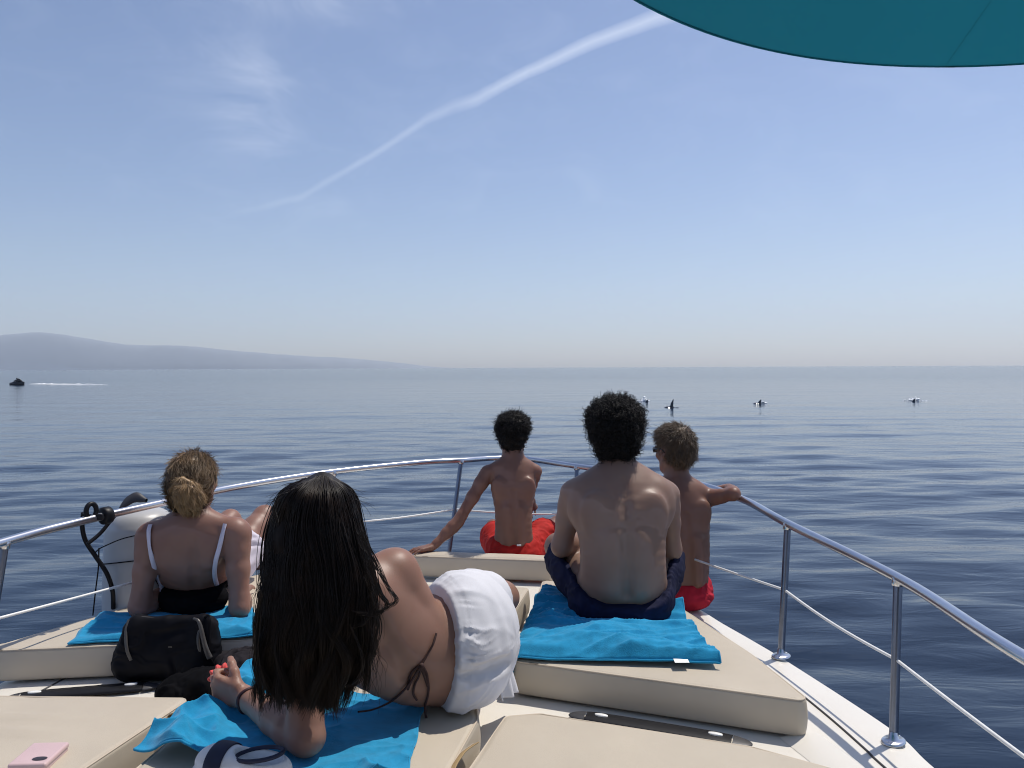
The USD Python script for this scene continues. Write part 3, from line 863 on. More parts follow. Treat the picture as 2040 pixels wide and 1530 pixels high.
def curl_hair(person, base, mat, n, length, rad, width, rng, keep=lambda p: np.ones(len(p)), turns=1.6, name='curls'):
    v, f = base; p, nn = surf_points(v, f, n, keep, rng); S_, Wd = [], []
    t = np.linspace(0, 1, 11)
    for a, b in zip(p, nn):
        d = unit(b + rng.normal(0, .35, 3)); u = unit(np.cross(d, rng.normal(0, 1, 3))); w = np.cross(d, u)
        L = length * rng.uniform(.5, 1.15); ph = rng.uniform(0, 6.28); tn = turns * rng.uniform(.7, 1.3); r_ = rad * rng.uniform(.6, 1.3)
        bend = rng.normal(0, .35, 3) * L
        S_.append(a - b * .004 + d * (t * L)[:, None] + u * (r_ * (np.cos(6.28 * tn * t + ph) - math.cos(ph)))[:, None] + w * (r_ * (np.sin(6.28 * tn * t + ph) - math.sin(ph)))[:, None] + bend * (t**2)[:, None])
        Wd.append(width * (1 - .65 * t))
    return curves(name, S_, Wd, mat, person)


def lay_hair(person, base, mat, n, flow, length, width, rng, keep=lambda p: np.ones(len(p)), name='strands', lift=.004, frizz=.004):
    """Short hair lying along the surface in the direction flow(p)."""
    v, f = base; p, nn = surf_points(v, f, n, keep, rng); S_, Wd = [], []; t = np.linspace(0, 1, 7)
    fl = flow(p); fl = fl - nn * (fl * nn).sum(1, keepdims=True); fl /= np.maximum(np.linalg.norm(fl, axis=1, keepdims=True), 1e-6)
    for a, b, c in zip(p, nn, fl):
        L = length * rng.uniform(.6, 1.2); c = unit(c + rng.normal(0, .22, 3)); o = rng.normal(0, frizz, 3)
        curve_in = -b * (L * L / .17)
        S_.append(a - b * .002 + c * (t * L)[:, None] + b * (lift * 4 * t * (1 - .55 * t))[:, None] + curve_in * (t**2 * .5)[:, None] + o * (t**2)[:, None]); Wd.append(width * (1 - .7 * t))
    return curves(name, S_, Wd, mat, person)


Z0 = np.array([0, 0, 1.0])
def man():
    d0 = 2.93; sx = W(1238, 1000, d0)[0]; sz = PAD + .006
    J = lambda x_, y_, h: np.array([sx + x_, d0 + y_, sz + h])
    t = thing('person', 'man with dark curly hair in navy shorts seated on blue towel, back to viewer', 'person', at=J(0, 0, 0))
    F = Field(J(-.42, -.28, -.02), J(.42, .66, .92), .0062)
    spine = [J(.0, .0, .08), J(.0, -.035, .16), J(.0, -.035, .27), J(-.002, -.005, .385), J(-.004, .035, .478), J(-.004, .055, .53)]
    Rr = [(1, 0, 0)] * 6
    torso(F, spine, [.168, .158, .158, .180, .165, .07], [.118, .102, .108, .118, .098, .06], Rr, None, .03, 18)
    # shoulders, shoulder blades, trapezius
    sl, sr_ = J(-.178, .05, .452), J(.180, .05, .446)
    for q, sg in ((sl, -1), (sr_, 1)):
        F.cone(J(.03 * sg, .035, .540), q + [-.02 * sg, -.005, .022], .044, .036, .045)
        F.ell(J(.142 * sg, .012, .42), (.062, .062, .085), None, .045)
        F.ell(J(.092 * sg, -.073, .388), (.060, .028, .088), np.array([[.95, 0, .3 * sg], [0, 1, 0], [-.3 * sg, 0, .95]]), .03)
        F.cone(J(.052 * sg, -.090, .29), J(.045 * sg, -.112, .13), .036, .034, .06)
    F.chain([J(0, -.150, .12), J(0, -.168, .2), J(0, -.160, .3), J(0, -.128, .42), J(0, -.07, .52)], [.008, .009, .009, .008, .006], .035, sign=-1)
    # arms: elbows out beside the torso, forearms to the knees
    el, er = J(-.222, .10, .235), J(.215, .12, .215)
    wl, wr_ = J(-.10, .30, .235), J(.11, .31, .225)
    A_ = Field(F.lo, F.lo + F.h * (F.n - 1), F.h); A_.d = A_.d[:F.n[0], :F.n[1], :F.n[2]]
    arm(F, sl, el, wl, 1.02, 1.03); arm(F, sr_, er, wr_, 1.02, 1.03)
    hand(F, wl, J(.0, .36, .22) - wl, np.array([0, .2, -1.]), np.array([1., 0, 0]), .7); hand(F, wr_, J(.02, .37, .21) - wr_, np.array([0, .2, -1.]), np.array([-1., 0, 0]), .7)
    # crossed legs
    leg(F, J(-.09, .02, .09), J(-.222, .31, .185), J(.03, .40, .06), J(.18, .44, .05), 1.0, 1.05)
    leg(F, J(.09, .02, .09), J(.232, .30, .165), J(-.02, .46, .045), J(-.17, .50, .05), 1.0, 1.05)
    hc = J(-.012, .085, .655); fw_ = np.array([-.05, 1, -.12]); uv = np.array([.0, .12, 1])
    head(F, hc, fw_, uv, 1.0, J(-.004, .045, .53), .057)
    v, f = F.mesh(); obj('body', (v, f), 'skin_man', t)
    face_parts(t, hc, fw_, uv, 1.0)
    # shorts
    S = Field(J(-.40, -.24, -.012), J(.42, .40, .32), .0062)
    S.ell(J(0, -.005, .085), (.188, .150, .108), None, .03); S.ell(J(0, -.06, .075), (.17, .105, .085), None, .04)
    for sg, kn in ((-1, J(-.222, .31, .185)), (1, J(.232, .30, .165))):
        hp = J(.10 * sg, .02, .092); u = kn - hp
        S.chain([hp, hp + u * .4, hp + u * .95], [.100, .100, .094], .04)
        S.cut(hp + u * .74, u, np.minimum(hp, kn) - .15, np.maximum(hp, kn) + .15) if False else None
    S.ell(J(0, -.02, .03), (.195, .14, .05), None, .04)
    # waistband: low at the back, higher at the front
    sl_, p = S.sub(S.lo, S.lo + S.h * S.n)
    wz = sz + .068 + .055 * np.clip((p[..., 1] - d0 + .16) / .25, 0, 1) + 2.0 * np.clip(np.abs(p[..., 0] - sx) - .10, 0, .3) ** 1.6
    S.d = np.maximum(S.d, (p[..., 2] - wz) * .8)
    for sg, kn in ((-1, J(-.222, .31, .185)), (1, J(.232, .30, .165))):
        hp = J(.10 * sg, .02, .092); u = unit(kn - hp); e = (p - (hp + (kn - hp) * .80)) @ u
        S.d = np.maximum(S.d, np.where((p[..., 0] - sx) * sg > 0.0, e, -1))
    sh = folds(S.mesh(), .009, (13, 20, 16), 3); obj('shorts', sh, 'navy_cloth', t)
    # hair: a tall mass of tight curls
    H = Field(hc - .2, hc + np.array([.2, .2, .24]), .006)
    H.ell(hc + [0, -.016, .058], (.098, .104, .098), None, .03); H.ell(hc + [0, -.042, -.01], (.079, .068, .075), None, .03); H.ell(hc + [.0, .0, .092], (.100, .100, .072), None, .03)
    H.cut(hc + [0, .02, -.066], (0, .9, -1)); H.cut(hc + [0, .070, .03], (0, 1, -.35))
    hb = H.mesh(3); n_ = normals(*hb); hv = hb[0] + n_ * ((meshkit.noise(hb[0] * 48, 2) - .5) * .018)[:, None]
    hair = obj('hair', (hv, hb[1]), 'hair_black', t)
    curl_hair(hair, (hv, hb[1]), 'hair_black_curl', 3600, .024, .0055, .0034, np.random.default_rng(5))
    return t


man()
def hit(F, px, py, out=.002):
    """Where the line of sight of a pixel of the photograph meets the figure, and the surface normal there."""
    a = W(px, py, 1.0); o = np.array([0, 0, CZ]); dr = a - o; dr = dr / dr[1]
    ys = np.arange(F.lo[1], F.lo[1] + F.h * (F.n[1] - 1), .0012); P = o + dr * ys[:, None]
    i = np.clip(np.round((P - F.lo) / F.h).astype(int), 1, F.n - 2); ok = ((P > F.lo + F.h) & (P < F.lo + F.h * (F.n - 2))).all(1)
    d = np.where(ok, F.d[tuple(i.T)], .2); j = np.argmax(d < .0025)
    if not (d < .0025).any(): j = np.argmin(d)
    q = i[j]; g = np.array([F.d[tuple(q + e)] - F.d[tuple(q - e)] for e in np.eye(3, dtype=int)]); n_ = unit(g)
    p = P[j] + n_ * out
    return p, n_


def flat_tube(P, Nn, w, h, sides=10):
    P, Nn = np.asarray(P, float), np.asarray(Nn, float); T = np.gradient(P, axis=0)
    rows = []; th = np.linspace(0, 2 * np.pi, sides + 1)
    w = np.broadcast_to(w, len(P)); h = np.broadcast_to(h, len(P))
    for p, t, n_, a_, b_ in zip(P, T, Nn, w, h):
        t = unit(t); n_ = unit(n_ - t * (n_ @ t)); s_ = np.cross(t, n_)
        rows.append(p + s_ * (a_ * np.cos(th))[:, None] + n_ * (b_ * np.sin(th))[:, None])
    return grid_mesh(np.array(rows))


def draped(F, pts, w, h, n=40, out=.003):
    H = [hit(F, *q, out=out) for q in pts]; P = spline([a for a, _ in H], n); Nn = spline([b for _, b in H], n)
    return flat_tube(P, Nn, w, h)


def boy_left():
    d0 = 4.10; sx = W(1023, 1000, d0)[0]; sz = DECK + .006
    J = lambda x_, y_, h: np.array([sx + x_, d0 + y_, sz + h])
    t = thing('person', 'dark haired boy in bright red shorts leaning on one hand at the bow', 'person', at=J(0, 0, 0))
    F = Field(J(-.60, -.25, -.14), J(.40, .80, .78), .0062)
    spine = [J(.0, .0, .075), J(.0, -.03, .18), J(.0, -.025, .30), J(.0, 0, .42), J(.0, .02, .51), J(.0, .03, .555)]
    torso(F, spine, [.118, .098, .098, .122, .108, .045], [.088, .072, .076, .082, .070, .045], [(1, 0, 0)] * 6, None, .025, 18, .042)
    sl, sr_ = J(-.140, .015, .500), J(.122, .03, .505)
    for q, sg in ((sl, -1), (sr_, 1)):
        F.cone(J(.02 * sg, .02, .560), q + [-.02 * sg, 0, .014], .036, .030, .035)
        F.ell(J(.07 * sg, -.055, .42), (.042, .022, .065), np.array([[.95, 0, .3 * sg], [0, 1, 0], [-.3 * sg, 0, .95]]), .02)
        F.cone(J(.035 * sg, -.075, .32), J(.03 * sg, -.086, .15), .022, .02, .03)
    F.chain([J(0, -.112, .14), J(0, -.118, .22), J(0, -.114, .31), J(0, -.095, .42)], [.008, .009, .009, .007], .02, sign=-1)
    el, wl = W(912, 1040, 4.02), W(862, 1090, 3.955)
    arm(F, sl, el, wl, .86, .90); hand(F, wl, W(832, 1097, 3.93) - wl + [0, 0, .006], np.array([0, 0, -1.]), np.array([.3, 1., 0]), .25, .18, .88)
    er, wr_ = J(.085, .24, .33), J(.12, .38, .25)
    arm(F, sr_, er, wr_, .80, .80); hand(F, wr_, np.array([-.3, 1, -.5]), np.array([0, .3, -1.]), np.array([-1., 0, 0]), .7, .1, .88)
    kr = W(1112, 1040, 4.44); kl = J(-.12, .36, .14)
    leg(F, J(.065, .02, .08), kr, J(-.02, .36, .04), J(-.12, .40, .03), .80, .86)
    leg(F, J(-.065, .02, .08), kl, J(.12, .30, .04), J(.2, .3, .03), .80, .86, foot=False)
    hc = W(1021, 871, d0 + .05); fw_ = np.array([.05, 1, -.05]); uv = np.array([0, .05, 1])
    head(F, hc, fw_, uv, .90, J(0, .03, .548), .050)
    v, f = F.mesh(); obj('body', (v, f), 'skin_boy', t); face_parts(t, hc, fw_, uv, .90)
    S = Field(J(-.26, -.2, -.01), J(.34, .42, .30), .0055)
    S.ell(J(0, -.005, .085), (.136, .112, .100), None, .03); S.ell(J(0, -.03, .05), (.140, .10, .06), None, .03)
    for sg, kn in ((-1, kl), (1, kr)):
        hp = J(.07 * sg, .02, .085); u = kn - hp; S.chain([hp, hp + u * .45, hp + u * .95], [.082, .084, .084], .03)
    _, p = S.sub(S.lo, S.lo + S.h * S.n)
    wz = sz + .140 + .05 * np.clip((p[..., 1] - d0 + .12) / .2, 0, 1) + .35 * np.clip(np.abs(p[..., 0] - sx) - .06, 0, .3)
    S.d = np.maximum(S.d, np.where(np.linalg.norm((p - J(0, 0, .08))[..., :2], axis=-1) < .16, (p[..., 2] - wz) * .8, -1))
    for sg, kn in ((-1, kl), (1, kr)):
        hp = J(.07 * sg, .02, .085); u = unit(kn - hp); e = (p - (hp + (kn - hp) * .62)) @ u
        S.d = np.maximum(S.d, np.where((p[..., 0] - sx) * sg > 0, e, -1))
    obj('shorts', folds(S.mesh(), .009, (16, 22, 18), 5), 'red_cloth', t)
    b, n_ = hit(F, 1032, 1082); lb = box(W(1034, 1086, b[1] - .012), (.022, .003, .009)); obj('shorts_label', lb, 'towel_label', t, smooth=False)
    H = Field(hc - .17, hc + .2, .0055)
    H.ell(hc + [0, -.012, .045], (.083, .096, .083), None, .02); H.ell(hc + [0, -.038, -.005], (.070, .062, .072), None, .02); H.ell(hc + [.004, .0, .072], (.086, .090, .055), None, .02)
    H.cut(hc + [0, .02, -.058], (0, .9, -1)); H.cut(hc + [0, .062, .03], (0, 1, -.35))
    hb = H.mesh(3); nn = normals(*hb); hv = hb[0] + nn * ((meshkit.noise(hb[0] * 52, 4) - .5) * .014)[:, None]
    hair = obj('hair', (hv, hb[1]), 'hair_black', t)
    curl_hair(hair, (hv, hb[1]), 'hair_black_curl', 1900, .022, .0045, .0034, np.random.default_rng(15), keep=lambda p: np.where(p[:, 2] > hc[2] - .01, 1., .25))


boy_left()


def boy_right():
    d0 = 3.42; sx = W(1358, 1000, d0)[0]; sz = DECK + .006
    J = lambda x_, y_, h: np.array([sx + x_, d0 + y_, sz + h])
    t = thing('person', 'boy with sandy hair and sunglasses in crimson shorts, arm on the right rail', 'person', at=J(0, 0, 0))
    F = Field(J(-.42, -.28, -.05), J(.40, .86, .86), .0062)
    spine = [J(.0, .0, .075), J(.015, -.025, .18), J(.01, -.025, .30), J(.0, 0, .42), J(-.01, .02, .50), J(-.018, .03, .548)]
    torso(F, spine, [.110, .100, .106, .128, .114, .048], [.095, .078, .082, .088, .076, .048], [(1, -.05, 0)] * 6, None, .025, 18, .046)
    sl, sr_ = J(-.148, .03, .468), J(.128, .0, .478)
    for q, sg in ((sl, -1), (sr_, 1)):
        F.cone(J(.02 * sg - .012, .02, .540), q + [-.01 * sg, 0, .012], .032, .030, .03)
        F.ell(J(.07 * sg, -.06, .41), (.045, .024, .07), np.array([[.95, 0, .3 * sg], [0, 1, 0], [-.3 * sg, 0, .95]]), .02)
        F.cone(J(.04 * sg, -.078, .31), J(.05 * sg, -.09, .13), .024, .022, .03)
    F.chain([J(.015, -.118, .11), J(.012, -.126, .2), J(.008, -.122, .3), J(0, -.1, .42)], [.008, .009, .009, .007], .02, sign=-1)
    er = W(1462, 984, 3.31); wr_ = W(1452, 972, 3.50)
    arm(F, sr_, er, wr_, .82, .84); hand(F, wr_, np.array([-.25, 1, -.1]), np.array([.2, 0, -1.]), np.array([-1., 0, 0]), .5, .1, .9)
    el, wl = J(-.19, .12, .25), J(-.13, .32, .22)
    arm(F, sl, el, wl, .84, .84); hand(F, wl, np.array([.3, 1, -.4]), np.array([0, .3, -1.]), np.array([1., 0, 0]), .6, .1, .9)
    kr, kl = J(-.06, .40, .15), J(-.20, .36, .16)
    leg(F, J(.07, .03, .075), kr, J(-.17, .74, .05), J(-.20, .83, .03), .86, .88); leg(F, J(-.06, .03, .075), kl, J(-.30, .70, .05), J(-.34, .79, .03), .86, .88)
    hc = W(1345, 899, d0 + .05); fw_ = np.array([-.55, 1, -.10]); uv = np.array([.0, .06, 1])
    r_, f_, u_, P = head(F, hc, fw_, uv, .92, J(-.016, .03, .545), .046)
    v, f = F.mesh(); obj('body', (v, f), 'skin_boy', t); face_parts(t, hc, fw_, uv, .92)
    S = Field(J(-.34, -.2, -.01), J(.30, .40, .30), .0055)
    S.ell(J(.0, -.005, .075), (.126, .110, .088), None, .03); S.ell(J(.0, -.03, .045), (.128, .095, .05), None, .03)
    for sg, kn in ((-1, kl), (1, kr)):
        hp = J(.06 * sg - .01, .03, .08); u = kn - hp; S.chain([hp, hp + u * .45, hp + u * .95], [.080, .082, .082], .03)
    _, p = S.sub(S.lo, S.lo + S.h * S.n)
    wz = sz + .108 + .04 * np.clip((p[..., 1] - d0 + .12) / .2, 0, 1) + .10 * np.clip(np.abs(p[..., 0] - sx) - .06, 0, .3)
    S.d = np.maximum(S.d, np.where(np.linalg.norm((p - J(0, 0, .06))[..., :2], axis=-1) < .17, (p[..., 2] - wz) * .8, -1))
    e = p[..., 1] - (d0 + .27); S.d = np.maximum(S.d, e)
    obj('shorts', folds(S.mesh(), .010, (16, 20, 16), 9), 'crimson_cloth', t)
    H = Field(hc - .17, hc + .2, .0055); R3 = np.stack([r_, f_, u_], 1)
    H.ell(P(0, -.012, .040), np.array([.081, .100, .090]) * .92, R3, .02); H.ell(P(0, -.038, -.012), np.array([.072, .064, .072]) * .92, R3, .02); H.ell(P(0, .02, .075), np.array([.072, .085, .052]) * .92, R3, .02)
    H.cut(P(0, .02, -.066), -u_ + f_ * .9); H.cut(P(0, .066, .03), f_ - u_ * .45)
    hb = H.mesh(3); nn = normals(*hb); hv = hb[0] + nn * ((meshkit.noise(hb[0] * 60, 6) - .5) * .008)[:, None]
    hair = obj('hair', (hv, hb[1]), 'hair_sandy', t)
    crown = P(.01, -.045, .11)
    lay_hair(hair, (hv, hb[1]), 'hair_sandy_strand', 3600, lambda p: p - crown + (f_ * .02), .026, .0022, np.random.default_rng(8), lift=.006, frizz=.006)
    g = obj('sunglasses', join(*[box(P(.036 * s, .104, .008), (.030, .004, .024), R3, .0015) for s in (-1, 1)], box(P(0, .106, .014), (.02, .003, .005), R3)), 'sunglass', t, smooth=30)
    for s in (-1, 1): obj('temple', tube([P(.056 * s, .101, .014), P(.080 * s, .06, .014), P(.084 * s, .0, .012), P(.083 * s, -.02, -.004)], [.0035, .004, .0035, .003], 8), 'sunglass', g)


boy_right()


def blonde():
    J = lambda x_, y_, h: np.array([x_, y_, PAD + .008 + h])
    t = thing('person', 'blonde woman with a bun and pale shoulder straps leaning back on her elbows', 'person', at=J(-1.28, 3.2, 0))
    spine = [J(-1.335, 3.34, .090), J(-1.31, 3.18, .100), J(-1.27, 3.055, .135), J(-1.24, 2.985, .215), J(-1.228, 2.945, .315), J(-1.225, 2.945, .375)]
    rr = [(1, .1, 0)] * 6
    def body(F, g=0.0, arms=True):
        torso(F, spine, np.array([.172, .150, .138, .150, .142, .05]) + g, np.array([.110, .092, .100, .100, .082, .05]) + g, rr, None, .03, 18, .05)
        F.ell(J(-1.235, 2.975, .225), (.152 + g, .085 + g, .09), None, .03)
    F = Field(J(-1.68, 2.68, -.11), J(-.80, 4.22, .68), .0062)
    body(F)
    sl, sr_ = J(-1.392, 2.945, .298), J(-1.058, 2.935, .315)
    for q, sg in ((sl, -1), (sr_, 1)):
        F.cone(J(-1.225 + .025 * sg, 2.945, .362), q + [-.02 * sg, 0, .018], .038, .036, .04)
        F.ell(q + [.0 * sg, 0, -.01], (.055, .052, .06), None, .03)
        F.ell(J(-1.228 + .08 * sg, 2.90, .255), (.050, .024, .070), np.array([[.95, 0, .3 * sg], [0, 1, 0], [-.3 * sg, 0, .95]]), .025)
    sp_ = [hit(F, *q, out=.009)[0] for q in ((383, 1075), (384, 1105), (385, 1140), (386, 1175))]; F.chain(sp_, [.008, .012, .013, .012], .022, sign=-1)
    el, er = W(278, 1222, 2.90), W(478, 1222, 2.885); el[2] = er[2] = PAD + .05
    arm(F, sl, el, J(-1.36, 3.13, .04), .94, 1.04); arm(F, sr_, er, J(-1.10, 3.11, .04), .94, 1.04)
    hand(F, J(-1.36, 3.13, .04), np.array([.25, 1, -.08]), np.array([0, 0, -1.]), np.array([1., 0, 0]), .3, .12, .9); hand(F, J(-1.10, 3.11, .04), np.array([-.2, 1, -.08]), np.array([0, 0, -1.]), np.array([-1., 0, 0]), .3, .12, .9)
    kr = W(526, 1030, 3.60); kl = J(-1.38, 3.74, .20)
    leg(F, J(-1.235, 3.37, .10), kr, J(-1.10, 3.92, -.06), J(-1.08, 4.08, -.08), .95, 1.0)
    leg(F, J(-1.43, 3.38, .10), kl, J(-1.33, 4.02, -.05), J(-1.32, 4.16, -.08), .95, 1.0)
    hc = W(386, 962, 2.985); fw_ = np.array([.10, 1, .02]); uv = np.array([.02, -.02, 1])
    r_, f_, u_, P = head(F, hc, fw_, uv, .97, J(-1.225, 2.945, .372), .048, True)
    v, f = F.mesh(); obj('body', (v, f), 'skin_blonde', t); face_parts(t, hc, fw_, uv, .97)
    # dark top under a pale edge, pale shorts
    T_ = Field(J(-1.50, 2.75, -.005), J(-1.0, 3.25, .38), .0055); body(T_, .007)
    T_.ell(np.array([W(386, 1200, 2.99)[0], 2.985, PAD + .055]), (.135, .085, .070), None, .02); T_.cut(W(386, 1196, 2.89), (0, -.25, 1)); T_.cut(J(-1.3, 3.20, .1), (0, 1, -.2))
    top = obj('top', folds(T_.mesh(), .003, (20, 20, 30), 3), 'black_cloth', t)
    FT = Field(F.lo, F.lo + F.h * (F.n - 1), F.h); FT.d = F.d
    obj('trim', draped(F, [(316, 1180), (332, 1187), (360, 1191), (388, 1193), (415, 1191), (438, 1187)], .0085, .003, out=.009), 'lilac_cloth', top)
    for pts in ([(300, 1046), (297, 1060), (299, 1090), (306, 1125), (316, 1155), (326, 1178)], [(449, 1044), (445, 1060), (437, 1090), (429, 1120), (428, 1150), (438, 1182)]):
        obj('strap', draped(F, pts, .0085, .0028), 'lilac_cloth', top)
    S = Field(J(-1.62, 3.14, -.01), J(-.98, 3.72, .36), .0062)
    S.ell(J(-1.335, 3.37, .10), (.195, .15, .118), None, .03)
    for hp, kn in ((J(-1.235, 3.37, .10), kr), (J(-1.43, 3.38, .10), kl)):
        u = kn - hp; S.chain([hp, hp + u * .3, hp + u * .62], [.102, .100, .098], .03)
    _, p = S.sub(S.lo, S.lo + S.h * S.n)
    for sg, hp, kn in ((1, J(-1.235, 3.37, .10), kr), (-1, J(-1.43, 3.38, .10), kl)):
        u = unit(kn - hp); S.d = np.maximum(S.d, np.where((p[..., 0] + 1.333) * sg > 0, (p - (hp + (kn - hp) * .38)) @ u, -1))
    obj('shorts', folds(S.mesh(), .009, (18, 20, 18), 12), 'lilac_cloth', t)
    # hair drawn back into a bun
    H = Field(hc - .19, hc + .2, .0052); R3 = np.stack([r_, f_, u_], 1)
    H.ell(P(0, -.012, .034), np.array([.080, .104, .092]), R3, .02); H.ell(P(.002, -.045, -.02), np.array([.078, .066, .082]), R3, .03); H.ell(P(0, -.05, -.07), np.array([.056, .05, .045]), R3, .03)
    H.cut(P(0, .02, -.060), -u_ + f_ * 1.0); H.cut(P(0, .070, .03), f_ - u_ * .4)
    hb = H.mesh(3); nn = normals(*hb); hv = hb[0] + nn * ((meshkit.noise(hb[0] * np.array([70, 70, 30]), 6) - .5) * .005)[:, None]
    hair = obj('hair', (hv, hb[1]), 'hair_blonde', t)
    bun_c = W(373, 986, 2.868)
    lay_hair(hair, (hv, hb[1]), 'hair_blonde_strand', 7000, lambda p: bun_c + [0, .03, .03] - p, .060, .0024, np.random.default_rng(28), keep=lambda p: np.clip((np.linalg.norm((p - bun_c)[:, [0, 2]], axis=1) - .035) / .03, .02, 1), lift=-.001, frizz=.0008)
    Bn = Field(bun_c - .12, bun_c + .12, .0042)
    Bn.chain([bun_c + [.006, .02, -.046], bun_c + [.002, .0, -.018], bun_c + [-.002, -.004, .018], bun_c + [-.010, .004, .042]], [.028, .039, .038, .022], .015)
    Bn.chain([bun_c + [.030, .012, -.050], bun_c + [.034, .004, -.005], bun_c + [.028, .002, .028]], [.014, .022, .016], .008)
    Bn.chain([bun_c + [-.030, .010, .010], bun_c + [-.034, -.008, .040], bun_c + [-.010, -.018, .060], bun_c + [.020, -.014, .046]], [.016, .013, .011, .008], .007)
    bb = Bn.mesh(2); nn = normals(*bb); bb = (bb[0] + nn * ((meshkit.noise(bb[0] * np.array([190, 190, 22]), 2) - .5) * .006)[:, None], bb[1])
    bun = obj('bun', bb, 'hair_bun', t)
    lay_hair(bun, bb, 'hair_bun', 2600, lambda p: np.column_stack([.22 * np.sin(p[:, 2] * 40) + .35 * (p[:, 0] - bun_c[0]) / .04, 0 * p[:, 0], -np.ones(len(p))]), .034, .0024, np.random.default_rng(4), lift=.0008, frizz=.0015)
    # loose wisps
    rng = np.random.default_rng(2); S_, Wd = [], []
    for _ in range(40):
        a = rng.uniform(0, 6.28); q = P(.075 * math.cos(a), -.03 + rng.normal(0, .03), .03 + .09 * math.sin(a)); o = unit(q - hc)
        k_ = np.linspace(0, 1, 8)[:, None]; S_.append(q + o * k_ * rng.uniform(.008, .02) + rng.normal(0, .015, 3) * k_**2); Wd.append(np.full(8, .0011))
    curves('wisps', S_, Wd, 'hair_blonde_strand', hair)


blonde()


def dark_woman():
    t = thing('person', 'woman with very long dark brown hair in white shorts reclining on her left elbow', 'person', at=W(930, 1350, 2.2) * [1, 1, 0] + [0, 0, PAD])
    pc = W(900, 1276, 2.25)
    spine = [W(936, 1274, 2.30), W(915, 1283, 2.22), W(862, 1312, 2.155), W(785, 1280, 2.095), W(722, 1215, 2.05), W(690, 1165, 2.03)]
    rights = [(.15, .2, 1), (.2, .2, .95), (.42, .35, .82), (.64, .5, .55), (.74, .6, .28), (.74, .63, .22)]
    F = Field((-1.0, 1.72, PAD - .02), (.16, 3.25, PAD + .74), .0058)
    torso(F, spine, [.168, .165, .128, .142, .158, .06], [.12, .125, .098, .104, .095, .055], rights, None, .03, 22, .055)
    sl, sr_ = W(600, 1180, 1.97), W(786, 1140, 2.115)
    nb = W(688, 1160, 2.03)
    for q in (sl, sr_): F.cone(nb, q, .042, .045, .05); F.ell(q, (.060, .058, .060), None, .04)
    F.ell(W(748, 1205, 2.02), (.05, .045, .07), None, .05); F.ell(W(650, 1230, 1.965), (.05, .04, .07), None, .05)
    # furrow of the spine
    sp_ = [hit(F, *q, out=.010)[0] for q in ((735, 1215), (775, 1290), (815, 1345), (850, 1365))]; F.chain(sp_, [.010, .014, .015, .013], .03, sign=-1)
    el, wl = W(610, 1492, 1.862), W(487, 1404, 2.08); el[2] = PAD + .050; wl[2] = PAD + .055
    arm(F, sl, el, wl, 1.0, 1.2, .010)
    hd = unit(W(415, 1368, 2.10) - wl); tips = hand(F, wl, hd, np.array([.30, 1.0, .12]), np.array([0, 0, 1.]), 1.75, .04, 1.10, .7)
    er, wr_ = W(856, 1240, 2.13), W(815, 1330, 2.43)
    arm(F, sr_, er, wr_, .98, 1.18); hand(F, wr_, np.array([-.6, .6, -.5]), np.array([0, -.3, -1.]), np.array([-1., -.5, 0]), .5, .1, .95)
    hr_, hl = pc + [.0, .02, .085], pc + [.0, .02, -.07]
    kr, kl = W(1000, 1190, 2.74), W(966, 1232, 2.70)
    leg(F, hr_, kr, np.array([-.13, 3.10, PAD + .07]), np.array([-.22, 3.12, PAD + .05]), 1.0, 1.06)
    leg(F, hl, kl, np.array([-.15, 3.06, PAD + .045]), np.array([-.24, 3.08, PAD + .04]), 1.0, 1.06)
    hc = W(630, 1042, 1.955); fw_ = np.array([-.22, 1, -.10]); uv = np.array([.04, .06, 1])
    r_, f_, u_, P = head(F, hc, fw_, uv, 1.0, nb, .05, True)
    F.cut((0, 0, PAD + .002), (0, 0, -1))
    v, f = F.mesh(); obj('body', (v, f), 'skin_dark_woman', t); face_parts(t, hc, fw_, uv, 1.0)
    for i, (q, dd, r0) in enumerate(tips):
        e = trimesh.creation.icosphere(2, 1.0); e.apply_scale((.0052, .0052, .0052)); e.apply_translation(q + dd * r0 * .55); obj('nail', e, 'nail', t)
    # white shorts, loose at the hems
    S = Field((-.42, 1.92, PAD + .002), (.16, 2.74, PAD + .46), .0058)
    torso(S, spine[:3], [.186, .182, .15], [.145, .148, .125], rights[:3], None, .03, 10, .06)
    S.ell(pc + [.03, -.02, .01], (.110, .150, .172), None, .04); S.ell(pc + [.02, -.02, -.09], (.115, .15, .09), None, .05)
    for hp, kn in ((hr_, kr), (hl, kl)):
        u = kn - hp; S.chain([hp + [.02, 0, 0], hp + u * .35, hp + u * .66], [.098, .100, .100], .04)
    S.cone(pc + [.06, -.0, -.075], pc + [.125, .03, -.085], .06, .038, .03)        # loose hem
    cr_ = [hit(S, *q, out=.012)[0] for q in ((1004, 1322), (975, 1335), (945, 1342))]; S.chain(cr_, [.018, .018, .012], .02, sign=-1)
    w0 = W(900, 1290, 2.10)
    S.cut(w0, (-.85, -.50, .10))
    for hp, kn in ((hr_, kr), (hl, kl)):
        u = unit(kn - hp)
    S.cut(hr_ + (kr - hr_) * .60, kr - hr_)
    cr_ = [hit(S, *q, out=.004)[0] for q in ((1012, 1318), (985, 1330), (950, 1341), (915, 1346))]; S.chain(cr_, [.022, .020, .016, .008], .016, sign=-1)
    sm = S.mesh(3)
    # thin cloth: gathers at the waist, long creases running out over the hip
    ax = unit((-.85, -.50, .10)); v_, f_2 = sm; n_ = normals(*sm); q = (w0 - v_) @ ax
    ang = np.arctan2((v_ - w0)[:, 2] + .02, (v_ - w0)[:, 1] - .12) + 1.1 * q
    def rg(u_, sd): 
        w_ = meshkit.noise(np.column_stack([u_, q * 4 + sd, 0 * q]), sd); return (1 - np.abs(2 * w_ - 1)) ** 3
